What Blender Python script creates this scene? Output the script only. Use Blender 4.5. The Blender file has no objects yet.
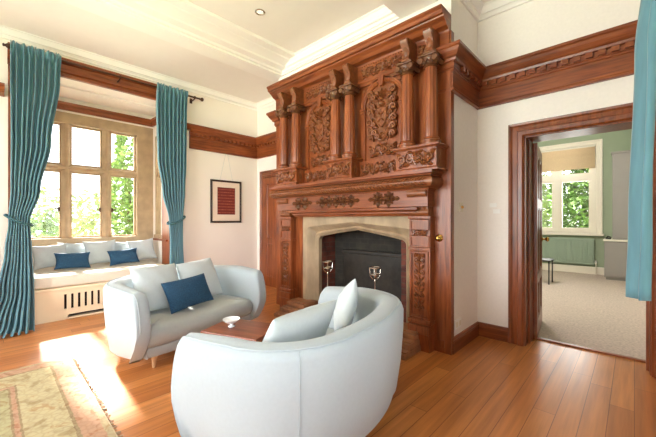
import bpy, bmesh, math, random
from mathutils import Vector, Matrix
R = math.radians
PI = math.pi
rnd = random.Random(7)
sc = bpy.context.scene
COL = sc.collection

# ------------------------------------------------------------------ camera
F_PX, W_PX, H_PX = 322.0, 656, 437
HC = 1.25
YAW = math.atan2(.690, .725)
cd = bpy.data.cameras.new('camera')
cam = bpy.data.objects.new('camera', cd)
COL.objects.link(cam)
cam.location = (0, 0, HC)
cam.rotation_euler = (PI / 2, 0, YAW)
cd.sensor_fit = 'HORIZONTAL'
cd.sensor_width = 36
cd.lens = 36 * F_PX / W_PX
cd.shift_y = 1.0 / W_PX
cd.clip_start = .02
sc.camera = cam

# ------------------------------------------------------------------ materials
def _new(name):
    m = bpy.data.materials.new(name)
    m.use_nodes = True
    nt = m.node_tree
    b = nt.nodes['Principled BSDF']
    return m, nt, b

def N(nt, t, **kw):
    n = nt.nodes.new(t)
    for k, v in kw.items():
        if k in n.inputs:
            n.inputs[k].default_value = v
        else:
            setattr(n, k, v)
    return n

def ramp(nt, stops, interp='LINEAR'):
    r = nt.nodes.new('ShaderNodeValToRGB')
    e = r.color_ramp.elements
    r.color_ramp.interpolation = interp
    while len(e) < len(stops):
        e.new(.5)
    for el, (p, c) in zip(e, stops):
        el.position = p
        el.color = (*c, 1)
    return r

def s2l(r, g, b):
    f = lambda c: (c / 255 / 12.92) if c / 255 <= .04045 else ((c / 255 + .055) / 1.055) ** 2.4
    return (f(r), f(g), f(b))

def plain(name, col, rough=.5, metal=0, noise=0, nscale=8, bump=0, bscale=60, stretch=(1, 1, 1), sheen=0):
    m, nt, b = _new(name)
    b.inputs['Roughness'].default_value = rough
    b.inputs['Metallic'].default_value = metal
    if sheen:
        b.inputs['Sheen Weight'].default_value = sheen
    tc = N(nt, 'ShaderNodeTexCoord')
    mp = N(nt, 'ShaderNodeMapping')
    mp.inputs['Scale'].default_value = stretch
    nt.links.new(tc.outputs['Object'], mp.inputs['Vector'])
    nz = N(nt, 'ShaderNodeTexNoise', Scale=nscale, Detail=4)
    nt.links.new(mp.outputs[0], nz.inputs['Vector'])
    a = tuple(max(0, c * (1 - noise)) for c in col)
    z = tuple(min(1, c * (1 + noise)) for c in col)
    rp = ramp(nt, [(.3, a), (.7, z)])
    nt.links.new(nz.outputs['Fac'], rp.inputs[0])
    nt.links.new(rp.outputs[0], b.inputs['Base Color'])
    if bump:
        n2 = N(nt, 'ShaderNodeTexNoise', Scale=bscale, Detail=3)
        nt.links.new(mp.outputs[0], n2.inputs['Vector'])
        bp = N(nt, 'ShaderNodeBump', Strength=bump, Distance=.004)
        nt.links.new(n2.outputs['Fac'], bp.inputs['Height'])
        nt.links.new(bp.outputs[0], b.inputs['Normal'])
    return m

def wood(name, dark, mid, light, rough=.35, stretch=(14, 14, 1.1)):
    m, nt, b = _new(name)
    b.inputs['Roughness'].default_value = rough
    tc = N(nt, 'ShaderNodeTexCoord')
    mp = N(nt, 'ShaderNodeMapping')
    mp.inputs['Scale'].default_value = stretch
    nt.links.new(tc.outputs['Object'], mp.inputs['Vector'])
    n1 = N(nt, 'ShaderNodeTexNoise', Scale=2.2, Detail=6, Roughness=.65, Distortion=.4)
    nt.links.new(mp.outputs[0], n1.inputs['Vector'])
    rp = ramp(nt, [(.28, dark), (.5, mid), (.75, light)])
    nt.links.new(n1.outputs['Fac'], rp.inputs[0])
    n2 = N(nt, 'ShaderNodeTexNoise', Scale=1.7, Detail=2)
    nt.links.new(tc.outputs['Object'], n2.inputs['Vector'])
    r2 = ramp(nt, [(.3, (.78, .76, .74)), (.7, (1.1, 1.08, 1.05))])
    nt.links.new(n2.outputs['Fac'], r2.inputs[0])
    mx = N(nt, 'ShaderNodeMix', data_type='RGBA', blend_type='MULTIPLY')
    mx.inputs['Factor'].default_value = 1
    nt.links.new(rp.outputs[0], mx.inputs['A'])
    nt.links.new(r2.outputs[0], mx.inputs['B'])
    nt.links.new(mx.outputs['Result'], b.inputs['Base Color'])
    bp = N(nt, 'ShaderNodeBump', Strength=.12, Distance=.003)
    nt.links.new(n1.outputs['Fac'], bp.inputs['Height'])
    nt.links.new(bp.outputs[0], b.inputs['Normal'])
    return m

M = {}
M['wood'] = wood('oak_red_brown', s2l(92, 43, 20), s2l(140, 73, 36), s2l(170, 98, 54), .32)
M['wood_h'] = wood('oak_red_brown_rail', s2l(90, 42, 20), s2l(134, 69, 35), s2l(164, 93, 51), .32, (1.2, 1.2, 16))
M['carved'] = plain('oak_carved', s2l(124, 70, 38), .3, noise=.3, nscale=26, bump=.25, bscale=40)
M['carved_dark'] = plain('oak_carved_dark', s2l(104, 64, 40), .26, noise=.35, nscale=26, bump=.3, bscale=40)
M['door_wood'] = wood('door_dark_oak', s2l(88, 42, 20), s2l(130, 68, 34), s2l(158, 90, 50), .32)
M['wall'] = plain('wall_cream', s2l(245, 237, 228), .8, noise=.012, nscale=3, bump=.05, bscale=90)
M['wall_paper'] = plain('wall_offwhite', s2l(245, 238, 231), .8, noise=.02, nscale=40, bump=.15, bscale=120)
M['ceil'] = plain('ceiling_white', s2l(242, 236, 229), .85, noise=.01)
M['plaster'] = plain('plaster_moulding_white', s2l(246, 241, 236), .7, noise=.008)
M['green'] = plain('green_paint', s2l(156, 170, 144), .7, noise=.02)
M['white_paint'] = plain('white_gloss_paint', s2l(244, 236, 222), .35, noise=.01)
M['cream_paint'] = plain('cream_paint', s2l(240, 222, 192), .5, noise=.02)
M['stone'] = plain('sandstone', s2l(178, 153, 122), .8, noise=.12, nscale=9, bump=.3, bscale=60)
M['fstone'] = plain('chimney_stone', s2l(166, 144, 116), .7, noise=.25, nscale=7, bump=.25, bscale=50, stretch=(1, 1, .5))
M['sofa'] = plain('pale_grey_blue_fabric', s2l(172, 182, 187), .9, noise=.02, nscale=60, bump=.12, bscale=500, sheen=.2)
M['seatfab'] = plain('pale_grey_seat_fabric', s2l(172, 176, 174), .75, noise=.03, nscale=40, bump=.1, bscale=400, sheen=.1)
M['pillow'] = plain('white_linen', s2l(198, 206, 208), .9, noise=.02, nscale=50, bump=.12, bscale=300)
M['bench_fab'] = plain('bench_linen', s2l(222, 216, 202), .9, noise=.02, nscale=50, bump=.1, bscale=300)
M['blue'] = plain('navy_blue_weave', s2l(34, 74, 104), .85, noise=.4, nscale=120, bump=.3, bscale=200)
M['teal'] = plain('teal_curtain', s2l(86, 132, 146), .65, noise=.12, nscale=14, stretch=(3, 3, .3), bump=.05, bscale=200, sheen=.3)
M['teal_dark'] = plain('teal_rope', s2l(52, 92, 100), .8, noise=.2, nscale=80)
M['brass'] = plain('brass', s2l(190, 150, 80), .25, 1, noise=.05)
M['bronze'] = plain('bronze_rod', s2l(74, 48, 34), .4, .6, noise=.1)
M['steel'] = plain('polished_steel', s2l(206, 200, 190), .22, 1, noise=.05)
M['black'] = plain('black_paint', s2l(24, 22, 22), .4, noise=.1)
M['slot_shade'] = plain('painted_slot_shade', s2l(46, 32, 24), .9, noise=.2)  # shade inside the seat box, put into the colour
M['pale_wood'] = wood('pale_beech', s2l(186, 140, 98), s2l(206, 164, 122), s2l(220, 184, 146), .4)
M['table_wood'] = wood('table_red_wood', s2l(92, 42, 24), s2l(134, 70, 42), s2l(158, 92, 58), .28, (1, 12, 12))
M['grey_paint'] = plain('grey_cabinet', s2l(150, 144, 140), .45, noise=.02)
M['grey_green'] = plain('radiator_green', s2l(150, 168, 150), .5, noise=.02)
M['blind'] = plain('linen_blind', s2l(236, 208, 172), .9, noise=.05, nscale=60)
M['carpet'] = plain('beige_carpet', s2l(190, 173, 162), .95, noise=.22, nscale=45, bump=.3, bscale=250)
M['ceramic'] = plain('white_ceramic', s2l(236, 238, 238), .2, noise=.01)
M['mat'] = plain('picture_mat', s2l(232, 214, 196), .8, noise=.01)
M['plate'] = plain('cream_plastic', s2l(236, 228, 212), .4, noise=.01)
M['white_plate'] = plain('white_plastic', s2l(250, 248, 244), .4, noise=.01)
M['leaf'] = plain('leaf_green', s2l(112, 138, 76), .6, noise=.5, nscale=3)
M['leaf_dark'] = plain('leaf_dark_green', s2l(84, 116, 48), .6, noise=.5, nscale=3)
M['leaf_light'] = plain('leaf_yellow_green', s2l(162, 174, 124), .6, noise=.4, nscale=3)
M['bark'] = plain('bark', s2l(92, 74, 56), .9, noise=.3)
M['lawn'] = plain('lawn', s2l(150, 170, 90), .95, noise=.3, nscale=6)

def brick_mat(name, c1, c2, mortar, scale, rough=.85):
    m, nt, b = _new(name)
    b.inputs['Roughness'].default_value = rough
    tc = N(nt, 'ShaderNodeTexCoord')
    sx = N(nt, 'ShaderNodeSeparateXYZ')
    nt.links.new(tc.outputs['Object'], sx.inputs[0])
    ad = N(nt, 'ShaderNodeMath', operation='ADD')
    nt.links.new(sx.outputs['X'], ad.inputs[0])
    nt.links.new(sx.outputs['Y'], ad.inputs[1])
    cb = N(nt, 'ShaderNodeCombineXYZ')
    nt.links.new(ad.outputs[0], cb.inputs['X'])
    nt.links.new(sx.outputs['Z'], cb.inputs['Y'])
    br = N(nt, 'ShaderNodeTexBrick', Scale=scale)
    br.inputs['Color1'].default_value = (*c1, 1)
    br.inputs['Color2'].default_value = (*c2, 1)
    br.inputs['Mortar'].default_value = (*mortar, 1)
    br.inputs['Mortar Size'].default_value = .02
    nt.links.new(cb.outputs[0], br.inputs['Vector'])
    nz = N(nt, 'ShaderNodeTexNoise', Scale=9, Detail=5)
    nt.links.new(tc.outputs['Object'], nz.inputs['Vector'])
    rp = ramp(nt, [(.3, (.5, .5, .5)), (.75, (1.5, 1.45, 1.4))])
    nt.links.new(nz.outputs['Fac'], rp.inputs[0])
    mx = N(nt, 'ShaderNodeMix', data_type='RGBA', blend_type='MULTIPLY')
    mx.inputs['Factor'].default_value = 1
    nt.links.new(br.outputs['Color'], mx.inputs['A'])
    nt.links.new(rp.outputs[0], mx.inputs['B'])
    nt.links.new(mx.outputs['Result'], b.inputs['Base Color'])
    return m
M['fire_brick'] = brick_mat('sooty_brick', s2l(46, 42, 34), s2l(38, 35, 29), s2l(50, 46, 38), 4)
M['red_brick'] = brick_mat('red_brick_cheek', s2l(112, 56, 42), s2l(88, 44, 34), s2l(90, 66, 54), 4)

def floor_mat():
    m, nt, b = _new('oak_floorboards')
    tc = N(nt, 'ShaderNodeTexCoord')
    sx = N(nt, 'ShaderNodeSeparateXYZ')
    nt.links.new(tc.outputs['Object'], sx.inputs[0])
    # row index picks a random shift along the board
    PW = .122
    dv = N(nt, 'ShaderNodeMath', operation='DIVIDE'); dv.inputs[1].default_value = PW
    nt.links.new(sx.outputs['X'], dv.inputs[0])
    fl = N(nt, 'ShaderNodeMath', operation='FLOOR')
    nt.links.new(dv.outputs[0], fl.inputs[0])
    wn = N(nt, 'ShaderNodeTexWhiteNoise', noise_dimensions='1D')
    nt.links.new(fl.outputs[0], wn.inputs['W'])
    ml = N(nt, 'ShaderNodeMath', operation='MULTIPLY'); ml.inputs[1].default_value = 3.1
    nt.links.new(wn.outputs['Value'], ml.inputs[0])
    ad = N(nt, 'ShaderNodeMath', operation='ADD')
    nt.links.new(sx.outputs['Y'], ad.inputs[0]); nt.links.new(ml.outputs[0], ad.inputs[1])
    cb = N(nt, 'ShaderNodeCombineXYZ')
    nt.links.new(ad.outputs[0], cb.inputs['X']); nt.links.new(sx.outputs['X'], cb.inputs['Y'])
    br = N(nt, 'ShaderNodeTexBrick', Scale=1, offset=0.0)
    br.inputs['Brick Width'].default_value = 1.7
    br.inputs['Row Height'].default_value = PW
    br.inputs['Mortar Size'].default_value = .002
    br.inputs['Mortar Smooth'].default_value = .2
    br.inputs['Color1'].default_value = (*s2l(176, 106, 52), 1)
    br.inputs['Color2'].default_value = (*s2l(208, 138, 78), 1)
    br.inputs['Mortar'].default_value = (*s2l(120, 66, 32), 1)
    nt.links.new(cb.outputs[0], br.inputs['Vector'])
    mp = N(nt, 'ShaderNodeMapping')
    mp.inputs['Scale'].default_value = (12, .6, 1)
    nt.links.new(tc.outputs['Object'], mp.inputs['Vector'])
    nz = N(nt, 'ShaderNodeTexNoise', Scale=2, Detail=4, Roughness=.55, Distortion=.15)
    nt.links.new(mp.outputs[0], nz.inputs['Vector'])
    rp = ramp(nt, [(.32, (.74, .70, .66)), (.68, (1.12, 1.12, 1.12))])
    nt.links.new(nz.outputs['Fac'], rp.inputs[0])
    mx = N(nt, 'ShaderNodeMix', data_type='RGBA', blend_type='MULTIPLY')
    mx.inputs['Factor'].default_value = 1
    nt.links.new(br.outputs['Color'], mx.inputs['A']); nt.links.new(rp.outputs[0], mx.inputs['B'])
    nt.links.new(mx.outputs['Result'], b.inputs['Base Color'])
    b.inputs['Roughness'].default_value = .28
    return m
M['floor'] = floor_mat()

RUG = (-3.72, -1.55, -2.5, .5)
def rug_mat():
    m, nt, b = _new('faded_oriental_rug')
    b.inputs['Roughness'].default_value = .95
    x0, x1, y0, y1 = RUG
    tc = N(nt, 'ShaderNodeTexCoord')
    sx = N(nt, 'ShaderNodeSeparateXYZ')
    nt.links.new(tc.outputs['Object'], sx.inputs[0])
    def math_(op, a, bv):
        n = N(nt, 'ShaderNodeMath', operation=op)
        for i, q in enumerate((a, bv)):
            if isinstance(q, (int, float)):
                n.inputs[i].default_value = q
            else:
                nt.links.new(q, n.inputs[i])
        return n.outputs[0]
    ax = math_('MINIMUM', math_('SUBTRACT', sx.outputs['X'], x0), math_('SUBTRACT', x1, sx.outputs['X']))
    ay = math_('MINIMUM', math_('SUBTRACT', sx.outputs['Y'], y0), math_('SUBTRACT', y1, sx.outputs['Y']))
    d = math_('MINIMUM', ax, ay)
    wob = N(nt, 'ShaderNodeTexNoise', Scale=30, Detail=2)
    nt.links.new(tc.outputs['Object'], wob.inputs['Vector'])
    d2 = math_('ADD', d, math_('MULTIPLY', math_('SUBTRACT', wob.outputs['Fac'], .5), .02))
    beige, pink, cream, sage = s2l(176, 160, 128), s2l(180, 142, 116), s2l(182, 168, 132), s2l(168, 160, 122)
    line = s2l(150, 130, 98)
    rp = ramp(nt, [(0, beige), (.03, pink), (.13, line), (.15, cream), (.36, line), (.375, pink), (.395, line), (.41, sage)], 'CONSTANT')
    nt.links.new(d2, rp.inputs[0])
    vo = N(nt, 'ShaderNodeTexVoronoi', Scale=22, feature='DISTANCE_TO_EDGE')
    nt.links.new(tc.outputs['Object'], vo.inputs['Vector'])
    rv = ramp(nt, [(.0, (.78, .66, .56)), (.10, (.95, .92, .88)), (.2, (1.05, 1.05, 1.0))])
    nt.links.new(vo.outputs['Distance'], rv.inputs[0])
    wv = N(nt, 'ShaderNodeTexNoise', Scale=9, Detail=4, Distortion=1.0)
    nt.links.new(tc.outputs['Object'], wv.inputs['Vector'])
    rw = ramp(nt, [(.36, (.74, .66, .56)), (.44, (1, 1, 1)), (.58, (1.05, 1.04, 1.0)), (.64, (.86, .68, .56))])
    nt.links.new(wv.outputs['Fac'], rw.inputs[0])
    m1 = N(nt, 'ShaderNodeMix', data_type='RGBA', blend_type='MULTIPLY'); m1.inputs['Factor'].default_value = .5
    nt.links.new(rp.outputs[0], m1.inputs['A']); nt.links.new(rv.outputs[0], m1.inputs['B'])
    m2 = N(nt, 'ShaderNodeMix', data_type='RGBA', blend_type='MULTIPLY'); m2.inputs['Factor'].default_value = .9
    nt.links.new(m1.outputs['Result'], m2.inputs['A']); nt.links.new(rw.outputs[0], m2.inputs['B'])
    nt.links.new(m2.outputs['Result'], b.inputs['Base Color'])
    bn = N(nt, 'ShaderNodeTexNoise', Scale=300)
    nt.links.new(tc.outputs['Object'], bn.inputs['Vector'])
    bp = N(nt, 'ShaderNodeBump', Strength=.3, Distance=.004)
    nt.links.new(bn.outputs['Fac'], bp.inputs['Height'])
    nt.links.new(bp.outputs[0], b.inputs['Normal'])
    return m
M['rug'] = rug_mat()

def print_mat():
    m, nt, b = _new('red_print')
    b.inputs['Roughness'].default_value = .6
    tc = N(nt, 'ShaderNodeTexCoord')
    mp = N(nt, 'ShaderNodeMapping'); mp.inputs['Scale'].default_value = (1, 40, 26)
    nt.links.new(tc.outputs['Object'], mp.inputs['Vector'])
    sx = N(nt, 'ShaderNodeSeparateXYZ'); nt.links.new(tc.outputs['Object'], sx.inputs[0])
    wv = N(nt, 'ShaderNodeMath', operation='SINE')
    ml = N(nt, 'ShaderNodeMath', operation='MULTIPLY'); ml.inputs[1].default_value = 120
    nt.links.new(sx.outputs['Z'], ml.inputs[0]); nt.links.new(ml.outputs[0], wv.inputs[0])
    nz = N(nt, 'ShaderNodeTexNoise', Scale=1.2, Detail=2); nt.links.new(mp.outputs[0], nz.inputs['Vector'])
    mu = N(nt, 'ShaderNodeMath', operation='MULTIPLY'); nt.links.new(wv.outputs[0], mu.inputs[0]); nt.links.new(nz.outputs['Fac'], mu.inputs[1])
    rp = ramp(nt, [(.1, s2l(112, 36, 28)), (.4, s2l(136, 52, 38)), (.62, s2l(180, 110, 88))])
    nt.links.new(mu.outputs[0], rp.inputs[0]); nt.links.new(rp.outputs[0], b.inputs['Base Color'])
    return m
M['print'] = print_mat()

def glass_mat():
    m, nt, b = _new('window_glass')
    nt.nodes.remove(b)
    out = nt.nodes['Material Output']
    tr = N(nt, 'ShaderNodeBsdfTransparent'); gl = N(nt, 'ShaderNodeBsdfGlossy', Roughness=.02)
    fr = N(nt, 'ShaderNodeFresnel', IOR=1.45)
    mx = N(nt, 'ShaderNodeMixShader')
    nt.links.new(fr.outputs[0], mx.inputs[0]); nt.links.new(tr.outputs[0], mx.inputs[1]); nt.links.new(gl.outputs[0], mx.inputs[2])
    nt.links.new(mx.outputs[0], out.inputs['Surface'])
    return m
M['glass'] = glass_mat()
def lamp_mat():
    m, nt, b = _new('lamp_glow')
    b.inputs['Base Color'].default_value = (.9, .88, .84, 1)
    b.inputs['Emission Color'].default_value = (1, .95, .85, 1)
    b.inputs['Emission Strength'].default_value = .6
    return m
M['lamp'] = lamp_mat()

# ------------------------------------------------------------------ mesh helpers
class MB:
    def __init__(s):
        s.bm = bmesh.new()
    def face(s, vs):
        try:
            s.bm.faces.new(vs)
        except ValueError:
            pass
    def box(s, x0, x1, y0, y1, z0, z1, bev=0):
        vs = [s.bm.verts.new((x, y, z)) for x in (x0, x1) for y in (y0, y1) for z in (z0, z1)]
        fs = [(0, 1, 3, 2), (4, 6, 7, 5), (0, 4, 5, 1), (2, 3, 7, 6), (0, 2, 6, 4), (1, 5, 7, 3)]
        new = [s.bm.faces.new([vs[i] for i in f]) for f in fs]
        if bev:
            ed = list({e for f in new for e in f.edges})
            bmesh.ops.bevel(s.bm, geom=ed, offset=bev, segments=2, affect='EDGES', profile=.5)
        return s
    def prism(s, pts, fn, d0, d1):
        """2D outline pts, mapped by fn(u,v,d); extruded d0..d1"""
        a = [s.bm.verts.new(fn(u, v, d0)) for u, v in pts]
        b = [s.bm.verts.new(fn(u, v, d1)) for u, v in pts]
        n = len(pts)
        s.face(a[::-1]); s.face(b)
        for i in range(n):
            s.face([a[i], a[(i + 1) % n], b[(i + 1) % n], b[i]])
        return s
    def rings(s, rings, close_u=True, cap0=False, cap1=False, close_v=False):
        vv = [[s.bm.verts.new(p) for p in r] for r in rings]
        nr = len(vv)
        for i in range(nr if close_v else nr - 1):
            a, b = vv[i], vv[(i + 1) % nr]
            n = len(a)
            for j in range(n if close_u else n - 1):
                k = (j + 1) % n
                s.face([a[j], a[k], b[k], b[j]])
        if cap0: s.face(vv[0][::-1])
        if cap1: s.face(vv[-1])
        return vv
    def tube(s, path, r, n=8, cap=True, closed=False):
        P = [Vector(p) for p in path]
        L = len(P)
        rr = r if isinstance(r, (list, tuple)) else [r] * L
        rings = []
        up = Vector((0, 0, 1))
        prev = None
        for i in range(L):
            if closed:
                t = P[(i + 1) % L] - P[i - 1]
            else:
                t = P[min(i + 1, L - 1)] - P[max(i - 1, 0)]
            t.normalize()
            if prev is None:
                q = up if abs(t.z) < .9 else Vector((1, 0, 0))
                x = t.cross(q).normalized()
            else:
                x = (prev - t * prev.dot(t))
                x = x.normalized() if x.length > 1e-6 else t.orthogonal().normalized()
            prev = x
            y = t.cross(x)
            rings.append([P[i] + (x * math.cos(2 * PI * k / n) + y * math.sin(2 * PI * k / n)) * rr[i] for k in range(n)])
        s.rings(rings, True, cap and not closed, cap and not closed, closed)
        return s
    def lathe(s, prof, c=(0, 0, 0), n=20, flute=0, nfl=0, axis='Z'):
        rings = []
        for r, z in prof:
            ring = []
            for k in range(n):
                a = 2 * PI * k / n
                q = r
                if flute and isinstance(flute, float):
                    q = r * (1 - flute * (.5 + .5 * math.cos(nfl * a)))
                v = (q * math.cos(a), q * math.sin(a), z)
                if axis == 'X': v = (v[2], v[0], v[1])
                if axis == 'Y': v = (v[0], v[2], v[1])
                ring.append((c[0] + v[0], c[1] + v[1], c[2] + v[2]))
            rings.append(ring)
        s.rings(rings, True, True, True)
        return s
    def sweep(s, prof, path, fn=None, closed=False):
        """prof: closed list of (o, c), o = offset to the LEFT of the path in its plane, c = out of plane.
        path: 2D points. fn(a,b,c)->xyz."""
        fn = fn or (lambda a, b, c: (a, b, c))
        n = len(path)
        rings = []
        for i in range(n):
            p = Vector(path[i])
            def nrm(a, b):
                d = (Vector(b) - Vector(a)).normalized()
                return Vector((-d.y, d.x))
            if closed or 0 < i < n - 1:
                n1 = nrm(path[i - 1], path[i]); n2 = nrm(path[i], path[(i + 1) % n])
                m = (n1 + n2)
                m = m / max(m.dot(n1), .2)
            elif i == 0:
                m = nrm(path[0], path[1])
            else:
                m = nrm(path[-2], path[-1])
            rings.append([fn(*(p + m * o), c) for o, c in prof])
        s.rings(rings, True, not closed, not closed, closed)
        return s
    # carved relief pieces, fn(u,v,d)->xyz
    def blob(s, fn, u, v, a, b, rot=0, d=.02, n=8, m=2):
        ca, sa = math.cos(rot), math.sin(rot)
        rings = []
        for i in range(m + 1):
            q = i / (m + .35) * PI / 2
            rr, dd = math.cos(q), math.sin(q) * d
            ring = []
            for k in range(n):
                t = 2 * PI * k / n
                x, y = a * rr * math.cos(t), b * rr * math.sin(t)
                ring.append(fn(u + x * ca - y * sa, v + x * sa + y * ca, dd))
            rings.append(ring)
        s.rings(rings, True, False, True)
        return s
    def scroll(s, fn, u, v, r, a0, turns, dirn=1, tr=.008, tail=None, d=.012):
        pts, rad = [], []
        k = max(8, int(10 * turns))
        if tail:
            pts.append(fn(tail[0], tail[1], d * .6)); rad.append(tr * .6)
        for i in range(k + 1):
            f = i / k
            a = a0 + dirn * turns * 2 * PI * f
            q = r * (1 - .82 * f)
            pts.append(fn(u + q * math.cos(a), v + q * math.sin(a), d)); rad.append(tr * (1.1 - .3 * f))
        s.tube(pts, rad, 5)
        s.blob(fn, u, v, tr * 1.7, tr * 1.7, 0, d * 1.7, 6, 1)
        return s
    def leaf(s, fn, u, v, L, w, rot, d=.02):
        ca, sa = math.cos(rot), math.sin(rot)
        prof = [(-.5, 0), (-.25, .8), (.05, 1), (.3, .6), (.5, 0)]
        left, mid, right = [], [], []
        for t, q in prof:
            x = t * L
            for lst, yy, dd in ((left, q * w / 2, .001), (mid, 0, d * (.35 + .65 * q)), (right, -q * w / 2, .001)):
                lst.append(s.bm.verts.new(fn(u + x * ca - yy * sa, v + x * sa + yy * ca, dd)))
        for i in range(len(prof) - 1):
            s.face([left[i], mid[i], mid[i + 1], left[i + 1]])
            s.face([mid[i], right[i], right[i + 1], mid[i + 1]])
        return s
    def build(s, name, mat, parent=None, smooth=False, angle=40, sub=0, solid=0):
        bmesh.ops.recalc_face_normals(s.bm, faces=s.bm.faces[:])
        me = bpy.data.meshes.new(name)
        s.bm.to_mesh(me)
        s.bm.free()
        me.materials.append(M[mat] if isinstance(mat, str) else mat)
        if smooth:
            for p in me.polygons: p.use_smooth = True
            try:
                me.set_sharp_from_angle(angle=R(angle))
            except Exception:
                pass
        o = bpy.data.objects.new(name, me)
        COL.objects.link(o)
        if parent is not None: o.parent = parent
        if solid:
            md = o.modifiers.new('solidify', 'SOLIDIFY'); md.thickness = solid; md.offset = 0
        if sub:
            md = o.modifiers.new('subdivision', 'SUBSURF'); md.levels = sub; md.render_levels = sub
        return o

def tag(o, label, cat, group=None, kind=None):
    o['label'] = label; o['category'] = cat
    if group: o['group'] = group
    if kind: o['kind'] = kind
    return o
def thing(name, label, cat, loc=(0, 0, 0), rz=0, group=None, kind=None):
    o = bpy.data.objects.new(name, None)
    o.empty_display_size = .1
    COL.objects.link(o)
    o.location = loc; o.rotation_euler = (0, 0, rz)
    return tag(o, label, cat, group, kind)
def struct(o, label, cat):
    return tag(o, label, cat, None, 'structure')
def copy_tree(o, parent=None):
    c = o.copy(); COL.objects.link(c)
    if parent is not None: c.parent = parent
    for ch in [x for x in bpy.data.objects if x.parent == o]:
        copy_tree(ch, c)
    return c

# ------------------------------------------------------------------ room dimensions
XL, YB, XR, YF, ZC = -5.40, 3.65, .35, -2.7, 3.5
CX0, CX1, CY = -3.83, -1.235, 2.96            # chimney breast
AY0, AY1, AX = .17, 2.0, -6.2                # bay alcove
WT = .3
DX0, DX1, DZ = -.79, .10, 2.07               # doorway
Y2 = 9.5                                     # far wall of the next room

# floor
struct(MB().box(XL - .9, XR + .3, YF - .3, YB + .32, -.1, 0).build('floor', 'floor'), 'polished orange brown oak plank floor of the sitting room', 'floor')
struct(MB().box(-3.2, 2.0, YB + .30, Y2 + .3, -.1, .004).build('floor_next_room', 'carpet'), 'beige carpet on the floor beyond the open doorway', 'floor')
tag(MB().box(DX0 + .01, DX1 - .01, YB + .285, YB + .325, 0, .016, .005).build('threshold_strip', 'wood_h'), 'wooden strip across the doorway where boards meet carpet', 'threshold', kind='structure')

# left (window) wall with bay opening
m = MB()
m.box(XL - WT, XL, YF, AY0, 0, ZC); m.box(XL - WT, XL, AY1, YB + .3, 0, ZC); m.box(XL - WT, XL, AY0, AY1, 3.1, ZC)
struct(m.build('wall_left', 'wall'), 'cream wall around the window bay and the framed print', 'wall')
# bay side walls and top
m = MB()
m.box(AX - .2, XL - WT, AY0 - .2, AY0, 0, 3.3)
m.box(AX - .2, XL - WT, AY0 - .2, AY1 + .2, 3.08, 3.3)
m.box(-6.2, XL - WT, AY1, AY1 + .2, 0, .97); m.box(-6.2, XL - WT, AY1, AY1 + .2, 2.7, 3.1)
m.box(-6.2, -6.08, AY1, AY1 + .2, .97, 2.7); m.box(-5.80, XL - WT, AY1, AY1 + .2, .97, 2.7)
m.box(AX - .2, AX, AY0 - .2, AY1 + .2, 0, .83)
m.box(AX - .2, AX, AY0 - .2, AY1 + .2, 2.86, 3.1)
struct(m.build('wall_bay', 'wall'), 'cream plaster sides and ceiling of the window bay', 'wall')
# back wall with doorway, left alcove door
m = MB()
m.box(XL - .3, DX0, YB, YB + .3, 0, ZC); m.box(DX1, XR + .3, YB, YB + .3, 0, ZC); m.box(DX0, DX1, YB, YB + .3, DZ, ZC)
struct(m.build('wall_back', 'wall_paper'), 'off white wall with the open doorway, beside the chimney breast', 'wall')
# chimney breast with fire opening
OX0, OX1, OZ = -3.20, -1.66, 1.25
m = MB()
m.box(CX0, OX0, CY, YB, 0, ZC); m.box(OX1, CX1, CY, YB, 0, ZC); m.box(OX0, OX1, CY, YB, OZ, ZC)
struct(m.build('wall_chimney_breast', 'wall_paper'), 'white chimney breast carrying the carved overmantel', 'wall')
# right wall with window opening, front wall with an added opening for fill light
RW = (-1.7, 1.9, .55, 3.0)
m = MB()
m.box(XR, XR + .3, YF, RW[0], 0, ZC); m.box(XR, XR + .3, RW[1], YB + .3, 0, ZC)
m.box(XR, XR + .3, RW[0], RW[1], 0, RW[2]); m.box(XR, XR + .3, RW[0], RW[1], RW[3], ZC)
struct(m.build('wall_right', 'wall'), 'cream wall with a wide window at the right of the room', 'wall')
FW = (-4.6, -.8, .5, 3.0)
m = MB()
m.box(XL - .3, FW[0], YF - .3, YF, 0, ZC); m.box(FW[1], XR + .3, YF - .3, YF, 0, ZC)
m.box(FW[0], FW[1], YF - .3, YF, 0, FW[2]); m.box(FW[0], FW[1], YF - .3, YF, FW[3], ZC)
struct(m.build('wall_front', 'wall'), 'cream wall with an added window opening facing the fireplace', 'wall')
# ceiling
struct(MB().box(XL - .3, XR + .3, YF - .3, YB + .3, ZC, ZC + .15).build('ceiling', 'ceil'), 'flat white plaster ceiling divided by moulded beams', 'ceiling')

# timber frames with panes, beside the camera and, added for fill light, behind it
def casement(name, axis, pos, a0, a1, z0, z1, n, label):
    t = thing(name, label, 'window', kind='structure')
    def bx(m, a, b, c, d, th=.05):
        if axis == 'X': m.box(pos, pos + th, a, b, c, d)
        else: m.box(a, b, pos, pos + th, c, d)
    f = MB()
    bx(f, a0, a1, z0, z0 + .06); bx(f, a0, a1, z1 - .06, z1); bx(f, a0, a1, (z0 + z1) / 2 + .3, (z0 + z1) / 2 + .36)
    for i in range(n + 1):
        a = a0 + (a1 - a0 - .06) * i / n
        bx(f, a, a + .06, z0 + .06, z1 - .06)
    fo = f.build('window_frame', 'white_paint', t)
    g = MB()
    if axis == 'X': g.box(pos + .022, pos + .028, a0, a1, z0, z1)
    else: g.box(a0, a1, pos + .022, pos + .028, z0, z1)
    g.build('pane', 'glass', fo)
casement('window_2', 'X', XR + .2, RW[0], RW[1], RW[2], RW[3], 5, 'white timber window in the right hand wall')
casement('added_front_window', 'Y', YF - .25, FW[0], FW[1], FW[2], FW[3], 5, 'added unseen white timber window letting in fill light opposite the fireplace')  # unseen window, added to let in fill from behind the camera

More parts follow.
